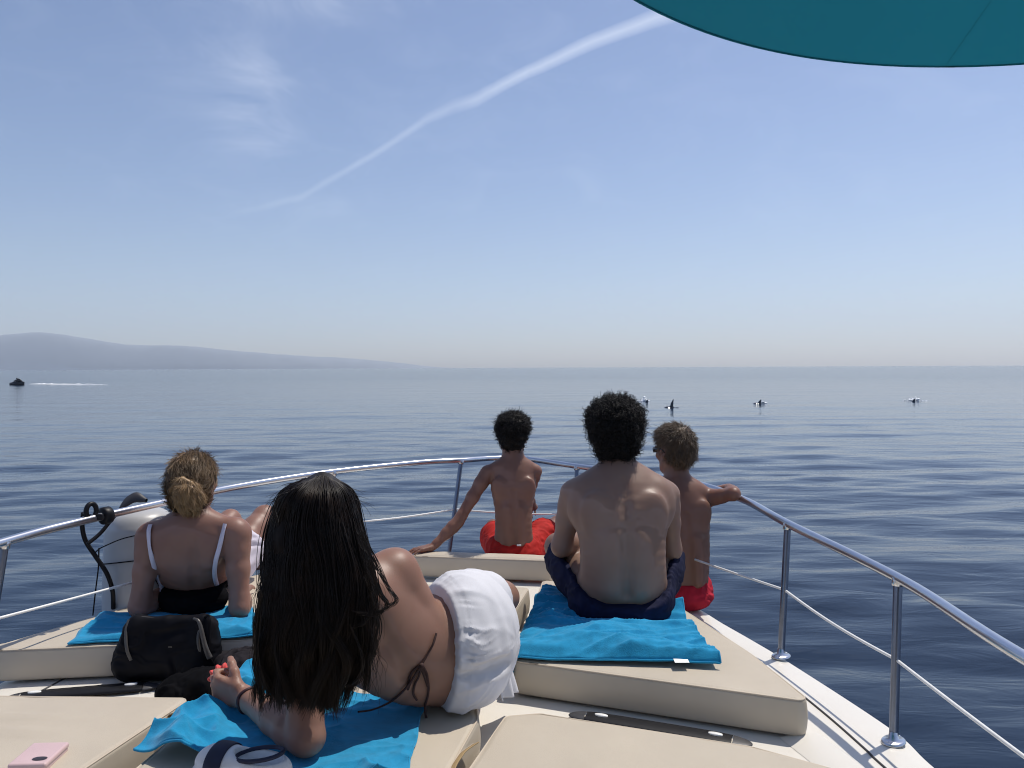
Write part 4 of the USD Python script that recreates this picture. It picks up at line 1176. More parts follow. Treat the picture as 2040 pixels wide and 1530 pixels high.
    d_ = .010 * rg(ang * 5.5 + 2 * meshkit.noise(v_ * 14, 3), 4) * np.exp(-(q / .09) ** 2) + .0045 * rg(ang * 12 + 2.5 * meshkit.noise(v_ * 20, 5), 7) * np.exp(-(q / .055) ** 2)
    d_ *= np.clip((q - .006) / .03, .2, 1); d_ += .0028 * rg(ang * 2.4 + q * 6 + 1.5 * meshkit.noise(v_ * 9, 8), 9) - .0012 * np.exp(-((q - .030) / .004) ** 2)
    # pulled creases from the hip towards the legs
    d_ += .0032 * rg((v_[:, 2] - .5 * v_[:, 0]) * 15 + 2 * meshkit.noise(v_ * 8, 11), 13) * np.clip((q - .10) / .08, 0, 1)
    sm = (v_ + n_ * d_[:, None], f_2); gath = np.zeros(len(v_))
    c4 = [np.array(W(*k_)) for k_ in ((980, 1312, 2.20), (1010, 1302, 2.34), (1028, 1374, 2.36), (994, 1396, 2.20))]
    uu, vv = np.meshgrid(np.linspace(0, 1, 40), np.linspace(0, 1, 24), indexing='ij')
    hp2 = c4[0] * ((1 - uu) * (1 - vv))[..., None] + c4[1] * (uu * (1 - vv))[..., None] + c4[2] * (uu * vv)[..., None] + c4[3] * ((1 - uu) * vv)[..., None]
    hp2 = hp2 + np.array([.8, -.5, .1]) * (.013 * vv ** .7 * np.sin(uu * 15 + 1.5 * vv) + .016 * np.sin(np.pi * uu))[..., None]
    hm = sheet(hp2, .003)
    shorts = obj('shorts', (sm[0] + n_ * gath[:, None], sm[1]), 'white_cloth', t); obj('hem', hm, 'white_cloth', shorts)
    # tie of the bikini top
    tie = [[(868, 1262), (862, 1282), (850, 1304), (840, 1322)], [(838, 1326), (826, 1345), (806, 1372), (780, 1395), (745, 1411), (715, 1416)], [(838, 1324), (824, 1334), (815, 1350), (812, 1372), (818, 1358), (832, 1334)],
           [(839, 1326), (834, 1346), (826, 1362), (823, 1380), (830, 1393)], [(841, 1326), (846, 1344), (853, 1362), (852, 1384), (846, 1408), (850, 1432)], [(841, 1325), (850, 1342), (852, 1366), (846, 1348), (838, 1328)]]
    for p_ in tie: obj('bikini_string', draped(F, p_, .0032, .0024, 50, .003), 'brown_string', t)
    kn, n_ = hit(F, 839, 1325, .004); e = trimesh.creation.icosphere(2, .0075); e.apply_translation(kn); obj('knot', e, 'brown_string', t)
    # wrist bands
    for s, mt, r0 in ((.03, 'dark_band', .033),):
        c = wl + unit(el - wl) * s; ax = unit(el - wl); a_ = unit(np.cross(ax, [0, 0, 1.])); b_ = np.cross(ax, a_); th = np.linspace(0, 2 * np.pi, 40)
        obj('bracelet', tube(c + (r0 * np.cos(th))[:, None] * a_ + (r0 * np.sin(th))[:, None] * b_ + .004 * np.sin(3 * th)[:, None] * ax, .005, 8, False), mt, t)
    # hair: mass, then strands falling down the back
    H = Field((-.86, 1.68, PAD + .02), (-.22, 2.12, PAD + .72), .0062); R3 = np.stack([r_, f_, u_], 1)
    H.ell(P(0, -.012, .030), np.array([.080, .100, .090]), R3, .02); H.ell(P(0, -.05, -.03), np.array([.098, .075, .10]), R3, .03)
    for (px, py, d, w_, dp, hh) in ((630, 1100, 1.90, .098, .075, .08), (632, 1170, 1.875, .108, .072, .08), (632, 1235, 1.855, .108, .060, .08), (628, 1300, 1.835, .092, .042, .08), (622, 1345, 1.83, .062, .030, .06)):
        H.ell(W(px, py, d), (w_, dp, hh), None, .04)
    H.cut(P(0, .075, .03), f_ - u_ * .35)
    fc = P(0, .12, -.06); _, p = H.sub(H.lo, H.lo + H.h * H.n)
    H.d = np.maximum(H.d, (.085 - np.linalg.norm((p - fc) * [1, 1, .8], axis=-1)).astype(np.float32))
    hb = H.mesh(3); n_ = normals(*hb); hv = hb[0] + n_ * ((meshkit.noise(hb[0] * np.array([60, 60, 9]), 6) - .5) * .014)[:, None]
    hair = obj('hair', (hv, hb[1]), 'hair_brown', t)
    rng = np.random.default_rng(31); S_, Wd = [], []
    NC = 130; cl = rng.normal(0, 1, (NC, 8)); cs = np.sort(rng.uniform(-.98, .98, NC)); ck_ = np.linspace(0, 1, 26)
    for c in range(NC):
        k0 = cl[c]; s0 = cs[c]; deep = rng.random() < .22; lay0 = rng.uniform(.55, .85) if deep else rng.uniform(.90, 1.07)
        spread0, tipgather = rng.uniform(.045, .085), rng.uniform(.25, .75)
        wave = (.015 + .007 * k0[6]) * ck_ ** 1.3 * np.sin(ck_ * (10 + 2.2 * k0[4]) + k0[0] * 2.5); wave2 = (.012 + .006 * k0[7]) * ck_ ** 1.3 * np.sin(ck_ * (9 + 2 * k0[5]) + k0[1] * 2.5)
        yend = 1362 + k0[2] * 20 + 22 * math.sqrt(max(1 - min(s0 * s0, 1), 0)) - 60 * max(s0 - .35, 0)
        for q_ in range(95):
            du = rng.normal(0, 1); s = s0 + du * spread0; st = s0 + du * spread0 * (1 - tipgather); lay = lay0 + rng.normal(0, .025)
            sv, sw = np.clip(s, -1, 1), np.clip(st, -1, 1); b0, b1 = math.sqrt(max(1 - sv * sv, 0)), math.sqrt(max(1 - sw * sw, 0))
            ry = rng.random()
            root = P(.030 * s + .010, .075 - .13 * ry, .108 + .022 * math.sin(math.pi * (.15 + .6 * ry)) - .012 * s * s)
            m0 = P(.086 * s, .03 - .095 * b0 * lay - .055 * ry, .078 - .012 * rng.random())
            m1 = W(628 + s * 90 * lay, 1062, 1.955 - .128 * b0 * lay)
            m2 = W(632 + s * 106 * lay + k0[0] * 5, 1170, 1.915 - .115 * b0 * lay)
            m3 = W(629 + st * 106 * lay + k0[1] * 10, 1285, 1.875 - .088 * b1 * lay + k0[3] * .006)
            m4 = W(622 + st * 84 * lay + k0[1] * 17 + rng.normal(0, 2), yend + rng.normal(0, 9), 1.848 - .055 * b1 * lay + k0[3] * .010)
            q = spline([root, m0, m1, m2, m3, m4], 26)
            q[:, 0] += wave + rng.normal(0, .0035) * ck_; q[:, 1] += wave2 + rng.normal(0, .003) * ck_
            S_.append(q); Wd.append(.0016 * (1 - .75 * ck_ ** 3))
    curves('long_strands', S_, Wd, 'hair_brown_strand', hair)
    S_, Wd = [], []
    fly = [[(600, 962), (575, 975), (552, 990), (545, 1020), (542, 1050)], [(595, 968), (565, 985), (548, 1005), (552, 1040)], [(720, 1060), (748, 1120), (770, 1165), (790, 1195), (770, 1210)], [(735, 1120), (758, 1180), (772, 1205), (748, 1222), (705, 1218), (665, 1195)],
           [(730, 1150), (745, 1200), (728, 1240), (700, 1252)], [(520, 1180), (508, 1250), (512, 1310), (540, 1370), (520, 1395)], [(515, 1230), (512, 1300), (525, 1360), (560, 1400)], [(700, 1250), (722, 1310), (715, 1350), (690, 1368)], [(560, 1330), (552, 1380), (566, 1402)], [(740, 1180), (752, 1250), (735, 1320)]]
    for j, pp in enumerate(fly):
        for r in range(16 if j not in (0, 1) else 3):
            q = spline([W(a + rng.normal(0, 3), b + rng.normal(0, 3), 1.80 + .012 * rng.normal() + .05 * (j in (0, 1))) for a, b in pp], 20); S_.append(q); Wd.append(np.full(20, .0018) * np.linspace(1, .5, 20))
    for r in range(150):
        sg = rng.choice([-1, 1]); a0 = rng.uniform(.15, .8); y0 = 985 + 420 * a0; x0 = 630 + sg * np.interp(y0, [985, 1060, 1170, 1285, 1400], [58, 88, 106, 106, 84]); L_ = rng.uniform(40, 120); b_ = rng.normal(0, 10); o_ = sg * rng.uniform(4, 22)
        q = spline([W(x0 - sg * 8, y0, 1.86), W(x0 + o_ * .7, y0 + L_ * .35, 1.85), W(x0 + o_ + b_, y0 + L_ * .7, 1.845), W(x0 + o_ * .5 + b_ * 1.6, y0 + L_, 1.85)], 14); S_.append(q); Wd.append(np.linspace(.0011, .0005, 14))
    for r in range(60):
        a_ = rng.uniform(-1.2, 1.2); q0 = P(.085 * math.sin(a_), -.01 + rng.normal(0, .03), .03 + .090 * math.cos(a_)); o_ = unit(q0 - P(0, -.01, .02)); k_ = np.linspace(0, 1, 10)[:, None]
        S_.append(q0 + o_ * (.012 * np.sin(k_ * 2.4)) + np.array([math.sin(a_) * .05, -.01, -.03]) * k_ + rng.normal(0, .012, 3) * k_ ** 2); Wd.append(np.linspace(.0012, .0006, 10))
    curves('loose_strands', S_, Wd, 'hair_brown_strand', hair)
    # what the hand holds
    hp_ = W(442, 1347, 2.165)
    return hp_


HAND = dark_woman()


# ------------------------------------------------------------------ wheelhouse behind the viewer: windscreen and roof of the boat
def slab(a, b, c, d, th, name, mat, parent):
    q = np.array([a, b, c, d], float); n_ = unit(np.cross(q[1] - q[0], q[3] - q[0])); V = np.vstack([q, q - n_ * th])
    F = [[0, 1, 2], [0, 2, 3], [4, 6, 5], [4, 7, 6]] + sum([[[i, i + 4, (i + 1) % 4 + 4], [i, (i + 1) % 4 + 4, (i + 1) % 4]] for i in range(4)], [])
    return obj(name, (V, np.array(F)), mat, parent, smooth=False)


zb, zt = DECK + .22, CZ + .62
slab((-2.0, -.30, DECK), (1.30, -.30, DECK), (1.22, -.42, zb), (-1.92, -.42, zb), .05, 'coaming', 'dark_glass', boat)
xs0, xs1 = np.linspace(-1.86, 1.16, 4), np.linspace(-1.62, .92, 4)
for i in range(3):
    slab((xs0[i] + .03, -.44, zb + .03), (xs0[i + 1] - .03, -.44, zb + .03), (xs1[i + 1] - .03, -1.10, zt - .03), (xs1[i] + .03, -1.10, zt - .03), .012, 'windscreen_pane', 'dark_glass', boat)
for i in range(4):
    obj('windscreen_frame', tube([(xs0[i], -.43, zb - .02), (xs1[i], -1.09, zt)], .032, 10), 'gelcoat', boat)
for s, x0, x1, xe in ((-1, -1.92, -1.64, -2.0), (1, 1.22, .94, 1.3)):
    slab((x0, -.42, DECK), (xe, -4.5, DECK), (x1 + .1 * s, -4.5, zt), (x1, -1.1, zt), .04, 'cabin_side', 'dark_glass', boat)
rf = box((-.35, -2.9, zt + .06), (2.9, 4.0, .11), None, .05); obj('hard_top', rf, 'gelcoat', boat)
slab((-2.0, -4.5, DECK), (1.3, -4.5, DECK), (1.04, -4.5, zt), (-1.74, -4.5, zt), .04, 'cabin_back', 'dark_glass', boat)

# ------------------------------------------------------------------ parasol
pcx, pcy, pz, pr = 1.015, .714, CZ + .70, 1.10
par = thing('parasol', 'round teal parasol seen from below at the top right', 'parasol', at=(pcx, pcy, DECK))
import itertools
A0 = G(1240, 0, pz)
nr_, ns = 26, 4
for side, off in (('canopy', 0.0),):
    th = np.linspace(0, 2 * np.pi, 193); rr = np.linspace(.0, 1, nr_)
    rows = []
    for r in rr:
        scal = 1 - .004 * (1 - np.cos(ns * th)) * r * r
        rows.append(np.column_stack([pcx + pr * r * scal * np.sin(th), pcy + pr * r * scal * np.cos(th), pz + .30 * (1 - r ** 1.6) + 0 * th + .010 * (1 - np.cos(ns * th)) * r * (1 - r) * 2]))
    P_ = np.array(rows)
    can = obj('canopy', sheet(P_, .002), 'parasol', par)
    e = P_[-1][:-1]; e = np.vstack([e, e[:2]])
    obj('hem', tube(e + [0, 0, -.001], .0028, 8, False), 'parasol', par)
    for k_ in range(ns):
        a_ = (k_ + .5) * 2 * np.pi / ns; r = np.linspace(.03, .985, 14)
        obj('rib', tube(np.column_stack([pcx + pr * r * np.sin(a_), pcy + pr * r * np.cos(a_), pz + .30 * (1 - r ** 1.6) + .014]), .005, 6), 'steel', par)
obj('pole', tube([(pcx, pcy, DECK), (pcx, pcy, pz + .36)], .018, 14), 'steel', par); obj('finial', tube([(pcx, pcy, pz + .30), (pcx, pcy, pz + .40)], [.03, .012], 12), 'black_plastic', par)

# ------------------------------------------------------------------ towels
def ridge(x_, y_, sx_, sy_, seed, warp=.6):
    q = np.stack([x_ * sx_, y_ * sy_, 0 * x_ + seed], -1)
    q = q + warp * (meshkit.fbm(q * .6 + 7, 3, seed + 1)[..., None] - .5)
    w = meshkit.noise(q, seed); return (1 - np.abs(2 * w - 1)) ** 2.2


def towel(name, label, corners, top, height, nu=150, nv=110, edge=None, drape=None, group='blue towels on the cushions', tagat=None, th=.006):
    c = np.array([G(*q, top)[:2] for q in corners])           # front left, front right, back right, back left
    u, v_ = np.meshgrid(np.linspace(0, 1, nu), np.linspace(0, 1, nv), indexing='ij')
    e = edge(u, v_) if edge else (0, 0)
    uu, vv = u + e[0], v_ + e[1]
    xy = (c[0] * ((1 - uu) * (1 - vv))[..., None] + c[1] * (uu * (1 - vv))[..., None] + c[2] * (uu * vv)[..., None] + c[3] * ((1 - uu) * vv)[..., None])
    P = np.concatenate([xy, (top + .009 + height(xy[..., 0], xy[..., 1], u, v_))[..., None]], -1)
    if drape: P = drape(P, u, v_)
    t = thing(name, label, 'towel', group, at=P.mean((0, 1)))
    obj('cloth', sheet(P, th), 'towel', t)
    for k_, row in enumerate((P[0], P[-1], P[:, 0], P[:, -1])):
        obj('hem', tube(row + [0, 0, -.003], .0036, 6), 'towel', t)
    if tagat:
        i, j = int(tagat[0] * (nu - 1)), 0
        p = P[i, j]; tg = sheet(np.array([[p + [a, -b, .001 + .012 * b / .03 * 0 - b * .10] for b in np.linspace(0, .026, 4)] for a in np.linspace(0, .045, 4)]), .001)
        obj('care_label', tg, 'towel_label', t)
    return t


def near(px, py, r, top=PAD, soft=2.):
    q = G(px, py, top); return lambda x_, y_: np.exp(-(np.hypot(x_ - q[0], y_ - q[1]) / r) ** soft)


def h_right(x_, y_, u, v_):
    under = near(1238, 1180, .33, PAD, 4)(x_, y_)
    h = .044 * ridge(x_ + .25 * y_, y_, 1.5, 8.5, 3, 1.2) * (.5 + .8 * u) + .024 * ridge(x_ + .6 * y_, y_ + .12 * x_, 2.2, 21, 8, 1.2) + .010 * ridge(x_, y_ - .2 * x_, 5, 34, 28, 1.4) + .004 * meshkit.fbm(np.stack([x_ * 30, y_ * 30, 0 * x_], -1), 2, 2)
    h *= np.clip(1.15 - under * 1.3, 0, 1) * np.clip(v_ / .05 + .25, 0, 1)
    lump = .035 * near(1098, 1248, .06)(x_, y_) + .03 * near(1420, 1330, .06)(x_, y_) * 0
    return h + lump


def drape_left(edge_pts, drop):
    """Cloth past the cushion's left edge turns down over it."""
    E = np.array([G(*q, PAD)[:2] for q in edge_pts]); d = unit(np.append(E[1] - E[0], 0))[:2]; n_ = np.array([-d[1], d[0]])
    def fn(P, u, v_):
        s = (P[..., :2] - E[0]) @ n_            # > 0: left of the edge
        r = .022; over = np.clip(s + r, 0, None); a_ = np.clip(over / r, 0, np.pi / 2)
        nx_ = np.where(over > 0, -r + r * np.sin(a_), s); dz = np.where(over > 0, -(r - r * np.cos(a_)) - np.clip(over - r * np.pi / 2, 0, None), 0)
        P = P.copy(); P[..., :2] += n_ * (nx_ - s)[..., None]; P[..., :2] += n_ * (.010 * (over > 0) * np.clip(over / .02, 0, 1))[..., None]; P[..., 2] += dz
        return P
    return fn


towel('towel', 'rumpled blue towel under the man in navy shorts', ((985, 1312), (1440, 1337), (1352, 1218), (1045, 1168)), PAD, h_right, 190, 120,
      lambda u, v_: (.018 * (meshkit.noise(np.stack([v_ * 5, 0 * v_, 0 * v_], -1), 3) - .5) - .07 * u * np.clip(v_ - .12, 0, 1) * (1 - v_) * 2, -.012 * np.sin(u * 5) * (1 - v_)),
      drape_left(((1024, 1316), (1090, 1165)), .1), tagat=(.80, 0))


def h_left(x_, y_, u, v_):
    h = .022 * ridge(x_, y_, 5, 9, 13, 1.2) + .010 * ridge(x_, y_, 14, 18, 5)
    return h * np.clip(v_ / .06 + .2, 0, 1) * (.4 + .9 * (1 - near(385, 1215, .30)(x_, y_))) * np.clip(np.minimum(u, 1 - u) / .04 + .4, 0, 1)


towel('towel', 'blue towel beneath the blonde woman, mostly hidden by the bag', ((136, 1286), (520, 1272), (500, 1212), (190, 1238)), PAD, h_left, 120, 60,
      lambda u, v_: (.012 * np.sin(v_ * 9) * (u < .5), -.05 * (meshkit.noise(np.stack([u * 7, 0 * u, 0 * u], -1), 9) - .5) * (1 - v_)))


def h_near(x_, y_, u, v_):
    body = np.clip(near(790, 1440, .20)(x_, y_) + near(620, 1505, .10)(x_, y_) + near(480, 1440, .07)(x_, y_), 0, 1)
    h = .046 * ridge(x_ + .5 * y_, y_ - .4 * x_, 5.2, 8.5, 23, 1.8) * (.15 + 1.1 * np.clip((.55 - u) / .5, 0, 1)) + .020 * ridge(x_ - .4 * y_, y_ + .4 * x_, 9, 16, 6, 1.6) + .012 * ridge(x_ - .3 * y_, y_, 4, 14, 16) * np.clip((u - .6) / .2, 0, 1) + .003 * meshkit.fbm(np.stack([x_ * 40, y_ * 40, 0 * x_], -1), 2, 4)
    h += .035 * near(352, 1498, .035)(x_, y_) + .03 * near(425, 1452, .045)(x_, y_) + .03 * near(540, 1365, .05)(x_, y_) + .02 * near(445, 1415, .03)(x_, y_)
    return h * (1 - .92 * body)


towel('towel', 'crumpled blue towel under the elbow of the long haired woman', ((268, 1512), (815, 1545), (842, 1416), (520, 1352)), PAD - .01, h_near, 200, 140,
      lambda u, v_: (.02 * (meshkit.noise(np.stack([v_ * 6, 0 * v_, 0 * v_], -1), 13) - .5), -.06 * (1 - v_) * np.sin(u * 3.1) - .10 * (1 - v_) * np.clip(u - .1, 0, .5)))

# ------------------------------------------------------------------ bag and clothes on the deck
bc = G(322, 1364, DECK + .012) + [0, .055, 0]
bag = thing('handbag', 'black zipped handbag with a slouching shape standing before the left cushion', 'handbag', at=bc)
B = Field(bc + [-.24, -.14, -.02], bc + [.24, .14, .30], .005)
B.chain([bc + [-.125, 0, .055], bc + [.115, .0, .055]], [.055, .052], .03); B.chain([bc + [-.115, 0, .12], bc + [.12, .005, .12]], [.044, .042], .04)
B.chain([bc + [-.105, .0, .195], bc + [.125, .01, .185]], [.020, .022], .05); B.cone(bc + [-.11, 0, .16], bc + [-.12, 0, .06], .032, .052, .04); B.cone(bc + [.122, .01, .17], bc + [.118, 0, .06], .03, .05, .04)
B.cut(bc + [0, 0, .001], (0, 0, -1))
bm = folds(B.mesh(3), .008, (9, 14, 12), 4, True); obj('body', bm, 'bag_black', bag)
obj('zip', tube(spline([bc + [-.112, -.004, .214], bc + [-.03, -.004, .207], bc + [.05, .0, .206], bc + [.13, .008, .206]], 30), .0035, 8), 'bag_trim', bag)
for sg, pts in ((1, [(-.128, -.012, .205), (-.125, -.040, .17), (-.112, -.060, .12), (-.098, -.062, .085)]), (2, [(.128, -.005, .20), (.118, -.035, .165), (.125, -.050, .12), (.142, -.050, .08)])):
    P_ = spline([bc + np.array(q) for q in pts], 24); obj('handle', flat_tube(P_, np.tile([0, -1., .2], (24, 1)), .0055, .003), 'bag_trim', bag)
P_ = spline([bc + np.array(q) for q in ((.128, .0, .205), (.150, -.03, .215), (.152, -.045, .16), (.150, -.05, .10), (.170, -.04, .05))], 30); obj('shoulder_strap', flat_tube(P_, np.tile([.3, -1., .1], (30, 1)), .009, .003), 'bag_black', bag)
P_ = spline([bc + np.array(q) for q in ((.10, -.03, .215), (.125, -.045, .205), (.150, -.06, .13), (.165, -.06, .09))], 30); obj('tassel', tube(P_, np.linspace(.004, .010, 30), 8), 'bag_trim', bag)
obj('logo_plate', box(bc + [.028, -.0505, .125], (.012, .003, .003)), 'bag_trim', bag, smooth=False)


def heap(name, label, pts, mat, seed, cat='clothing'):
    c0 = np.mean([p for p, _ in pts], 0); t = thing(name, label, cat, at=c0 * [1, 1, 0] + [0, 0, DECK])
    Hh = Field(np.min([p - r - .03 for p, r in pts], 0), np.max([p + r + .05 for p, r in pts], 0), .006)
    for p, r in pts: Hh.ell(p, (r, r * .8, r * .55), None, .04)
    Hh.cut((0, 0, DECK + .003), (0, 0, -1)); m_ = folds(Hh.mesh(1), .020, (9, 13, 8), seed); m_ = folds(m_, .006, (22, 26, 16), seed + 3)
    v, f = m_; v[:, 2] = np.maximum(v[:, 2], DECK + .003); obj('folded_cloth', (v, f), mat, t); return t


heap('crumpled_garment', 'crumpled black garment lying between the cushions below the handbag', [(G(372, 1378, DECK + .03), .085), (G(430, 1366, DECK + .04), .09), (G(470, 1376, DECK + .03), .08)], 'garment_black', 2)
heap('crumpled_garment', 'dark grey crumpled garment behind the hand with the red scrunchie', [(G(450, 1322, DECK + .05), .075), (G(500, 1326, DECK + .06), .085), (G(478, 1340, DECK + .04), .08)], 'garment_grey', 6)

# red scrunchie in the hand
sc = thing('scrunchie', 'bumpy red scrunchie held in the hand with the dark bracelet', 'hair tie', at=HAND)
th = np.linspace(0, 2 * np.pi, 140); ax_ = np.array([1., .1, .1]); ax_ /= np.linalg.norm(ax_)
P_ = HAND + (.024 * np.cos(th))[:, None] * ax_ + (.020 * np.sin(th))[:, None] * np.array([0, .45, .89]); rad = .0125 + .0038 * np.sin(th * 10)
obj('fabric_ring', tube(P_, rad, 14, False), 'red_band', sc)

# pink case
q0, q1, q2, q3 = (G(*q, PAD + .02) for q in ((24, 1526), (98, 1524), (130, 1482), (58, 1484)))
cc = (q0 + q1 + q2 + q3) / 4; ex = unit(q1 - q0); ey = np.cross([0, 0, 1.], ex); wx, wy = np.linalg.norm(q1 - q0), .105
case = thing('pink_case', 'small pale pink case with a dark oval opening on the lower left cushion', 'case', at=cc)
R_ = np.stack([ex, ey, [0, 0, 1.]], 1)
obj('lid', box(cc + [0, 0, -.002], (wx + .004, wy + .004, .014), R_, .006), 'pink', case); obj('base', box(cc + [0, 0, -.0125], (wx, wy, .012), R_, .005), 'pink', case)
th = np.linspace(0, 2 * np.pi, 30, endpoint=False); ov = cc + R_ @ np.array([.018, -.030, .0055]); e = ov + ex * (.017 * np.cos(th))[:, None] + ey * (.010 * np.sign(np.sin(th)) * np.abs(np.sin(th)) ** .8)[:, None]
obj('opening', (np.vstack([e, [ov + [0, 0, .0006]]]), np.array([[i, (i + 1) % 30, 30] for i in range(30)])), 'dark_cut', case)

# shoe
sh0 = G(470, 1545, PAD + .01) + [.0, .0, .0]
shoe = thing('shoe', 'navy and white slip-on shoe on the near towel, partly cut off', 'shoe', at=sh0)
ex = unit([1., -.25, 0]); ey = np.array([.25, 1., 0]); ey /= np.linalg.norm(ey); L2 = lambda a, b, c_: sh0 + ex * a + ey * b + np.array([0, 0, c_])
Sh = Field(sh0 + [-.16, -.12, -.02], sh0 + [.20, .12, .12], .004)
Sh.ell(L2(-.035, .0, .028), (.065, .050, .040), np.stack([ex, ey, [0, 0, 1.]], 1), .02); Sh.ell(L2(.06, -.005, .032), (.085, .043, .040), np.stack([ex, ey, [0, 0, 1.]], 1), .02)
Sh.ell(L2(.065, -.005, .060), (.060, .030, .050), np.stack([ex, ey, [0, 0, 1.]], 1), .008, sign=-1); Sh.cut(L2(0, 0, .008), (0, 0, -1)); Sh.cut(L2(.04, 0, .058), (0, 0, 1)) if False else None
obj('upper', Sh.mesh(2), 'shoe_white', shoe)
So = Field(sh0 + [-.16, -.12, -.02], sh0 + [.20, .12, .06], .004)
So.ell(L2(-.035, .0, .012), (.072, .055, .018), np.stack([ex, ey, [0, 0, 1.]], 1), .02); So.ell(L2(.06, -.005, .012), (.092, .047, .018), np.stack([ex, ey, [0, 0, 1.]], 1), .02); obj('sole', So.mesh(2), 'shoe_white', shoe)
def band(u0, u1, name, mat, out=.0035):
    rows = []
    for a in np.linspace(u0, u1, 10):
        pr_ = []
        for t_ in np.linspace(math.radians(-10), math.radians(190), 26):
            q = math.sqrt(max(1 - ((a + .035) / .066) ** 2, .01)); pr_.append(L2(a, (.050 * q + out) * math.cos(t_), .028 + (.040 * q + out) * math.sin(t_)))
        rows.append(pr_)
    obj(name, sheet(np.array(rows), .002), mat, shoe)
band(-.052, -.010, 'vamp', 'shoe_navy')
rim = [L2(.065 + .058 * math.cos(a), -.005 + .034 * math.sin(a), .060 + .010 * math.cos(a)) for a in np.linspace(0, 2 * np.pi, 40)]
obj('collar', tube(rim, .005, 8, False), 'shoe_navy', shoe); obj('insole', box(L2(.066, -.005, .020), (.09, .046, .006), np.stack([ex, ey, [0, 0, 1.]], 1), .002), 'dark_cut', shoe)

# ------------------------------------------------------------------ fender and bent tube at the left rail
fb = W(282, 1205, 3.20); fb[2] = DECK + .005
fen = thing('fender', 'tall white rounded fender in a black holder behind the left rail', 'fender', at=fb)
zt_ = W(280, 1012, 3.20)[2] - fb[2]
prof = [(.115, .0), (.140, .012), (.147, .05), (.146, .15), (.142, .25), (.136, zt_ - .10), (.126, zt_ - .055), (.105, zt_ - .022), (.07, zt_ - .005), (.03, zt_), (.0, zt_)]
PR = spline([(a, b, 0) for a, b in prof], 60); th = np.linspace(0, 2 * np.pi, 49)
obj('body', grid_mesh(np.array([[fb + [r * math.cos(a), r * math.sin(a), z_] for a in th] for r, z_, _ in PR])), 'fender_white', fen)
obj('holder', grid_mesh(np.array([[fb + [r * math.cos(a), r * math.sin(a), z_] for a in th] for r, z_ in ((.11, -.002), (.165, .0), (.170, .022), (.158, .034), (.148, .036))])), 'black_plastic', fen)
obj('cord', tube(spline([fb + np.array([.149 * math.cos(a), .149 * math.sin(a), .27 + .03 * math.sin(a * 1.0 + 2.6)]) for a in np.linspace(0, 2 * np.pi, 30)], 90), .0028, 6), 'black_plastic', fen)
obj('cap', tube([fb + [0, 0, zt_ - .004], fb + [0, 0, zt_ + .012]], [.024, .016], 14), 'grey_plastic', fen)
dT = 2.93; bt = thing('bent_tube', 'thin black bent tube with a clamp on the left rail and a forked arm', 'tube', at=W(210, 1215, dT))
R1 = spline([W(x_, y_, dT + .01 * i) for i, (x_, y_) in enumerate(((166, 1022), (161, 1050), (165, 1080), (182, 1112), (202, 1148), (211, 1185), (210, 1222)))], 60); R1[:, 1] += .06 * np.linspace(0, 1, 60)
obj('main_tube', tube(R1, .0085, 12), 'black_plastic', bt)
R2 = spline([W(174, 1084, dT + .02), W(200, 1062, dT + .06), W(225, 1032, dT + .10), W(248, 1008, dT + .14)], 40); obj('fork', tube(R2, .0075, 10), 'black_plastic', bt)
R3_ = spline([W(240, 1014, dT + .13), W(256, 998, dT + .15), W(270, 991, dT + .16), W(282, 994, dT + .16), W(292, 997, dT + .16)], 30); obj('grip', flat_tube(R3_, np.tile([0, -1., .5], (30, 1)), np.interp(np.linspace(0, 1, 30), [0, .2, .5, .8, 1], [.006, .018, .023, .014, .008]), .012), 'grey_plastic', bt)
ck = i_near(W(178, 1028, 2.86)); rd = unit(i_near(W(200, 1022, 2.90)) - ck)
cl_ = obj('clamp', tube([ck + rd * .030, ck + rd * .036, ck + rd * .062, ck + rd * .068], [.022, .033, .033, .022], 20), 'black_plastic', bt)
th = np.linspace(0, 2 * np.pi, 26); e_ = np.array([0, 0, 1.]); o_ = ck + [-.004, -.012, .030]
obj('loop', tube(o_ + (.021 * np.cos(th))[:, None] * unit(rd * [1, 1, 0]) + (.026 * np.sin(th))[:, None] * e_, .009, 8, False), 'black_plastic', bt)
obj('bracket', box(ck + rd * .02 + [0, -.018, .004], (.05, .014, .022), None, .004), 'black_plastic', bt)
cd_ = thing('cord', 'thin dark cord hanging from the bent tube to the left cushion edge', 'cord', at=W(190, 1225, 3.0)); obj('line', tube(spline([W(197, 1092, 2.99), W(196, 1130, 3.0), W(190, 1180, 3.01), W(185, 1226, 3.02)], 30), .0026, 6), 'black_plastic', cd_)
cd_ = thing('cord', 'thin dark cord looping from the bent tube round the white fender', 'cord', at=W(240, 1080, 3.02)); obj('line', tube(spline([W(187, 1104, 2.98), W(197, 1094, 3.0), W(215, 1085, 3.02), W(245, 1073, 3.035), W(285, 1064, 3.045), W(330, 1058, 3.07)], 40), .0024, 6), 'black_plastic', cd_)

# ------------------------------------------------------------------ out on the water
def sea_at(px, py): return G(px, py, 0.0)


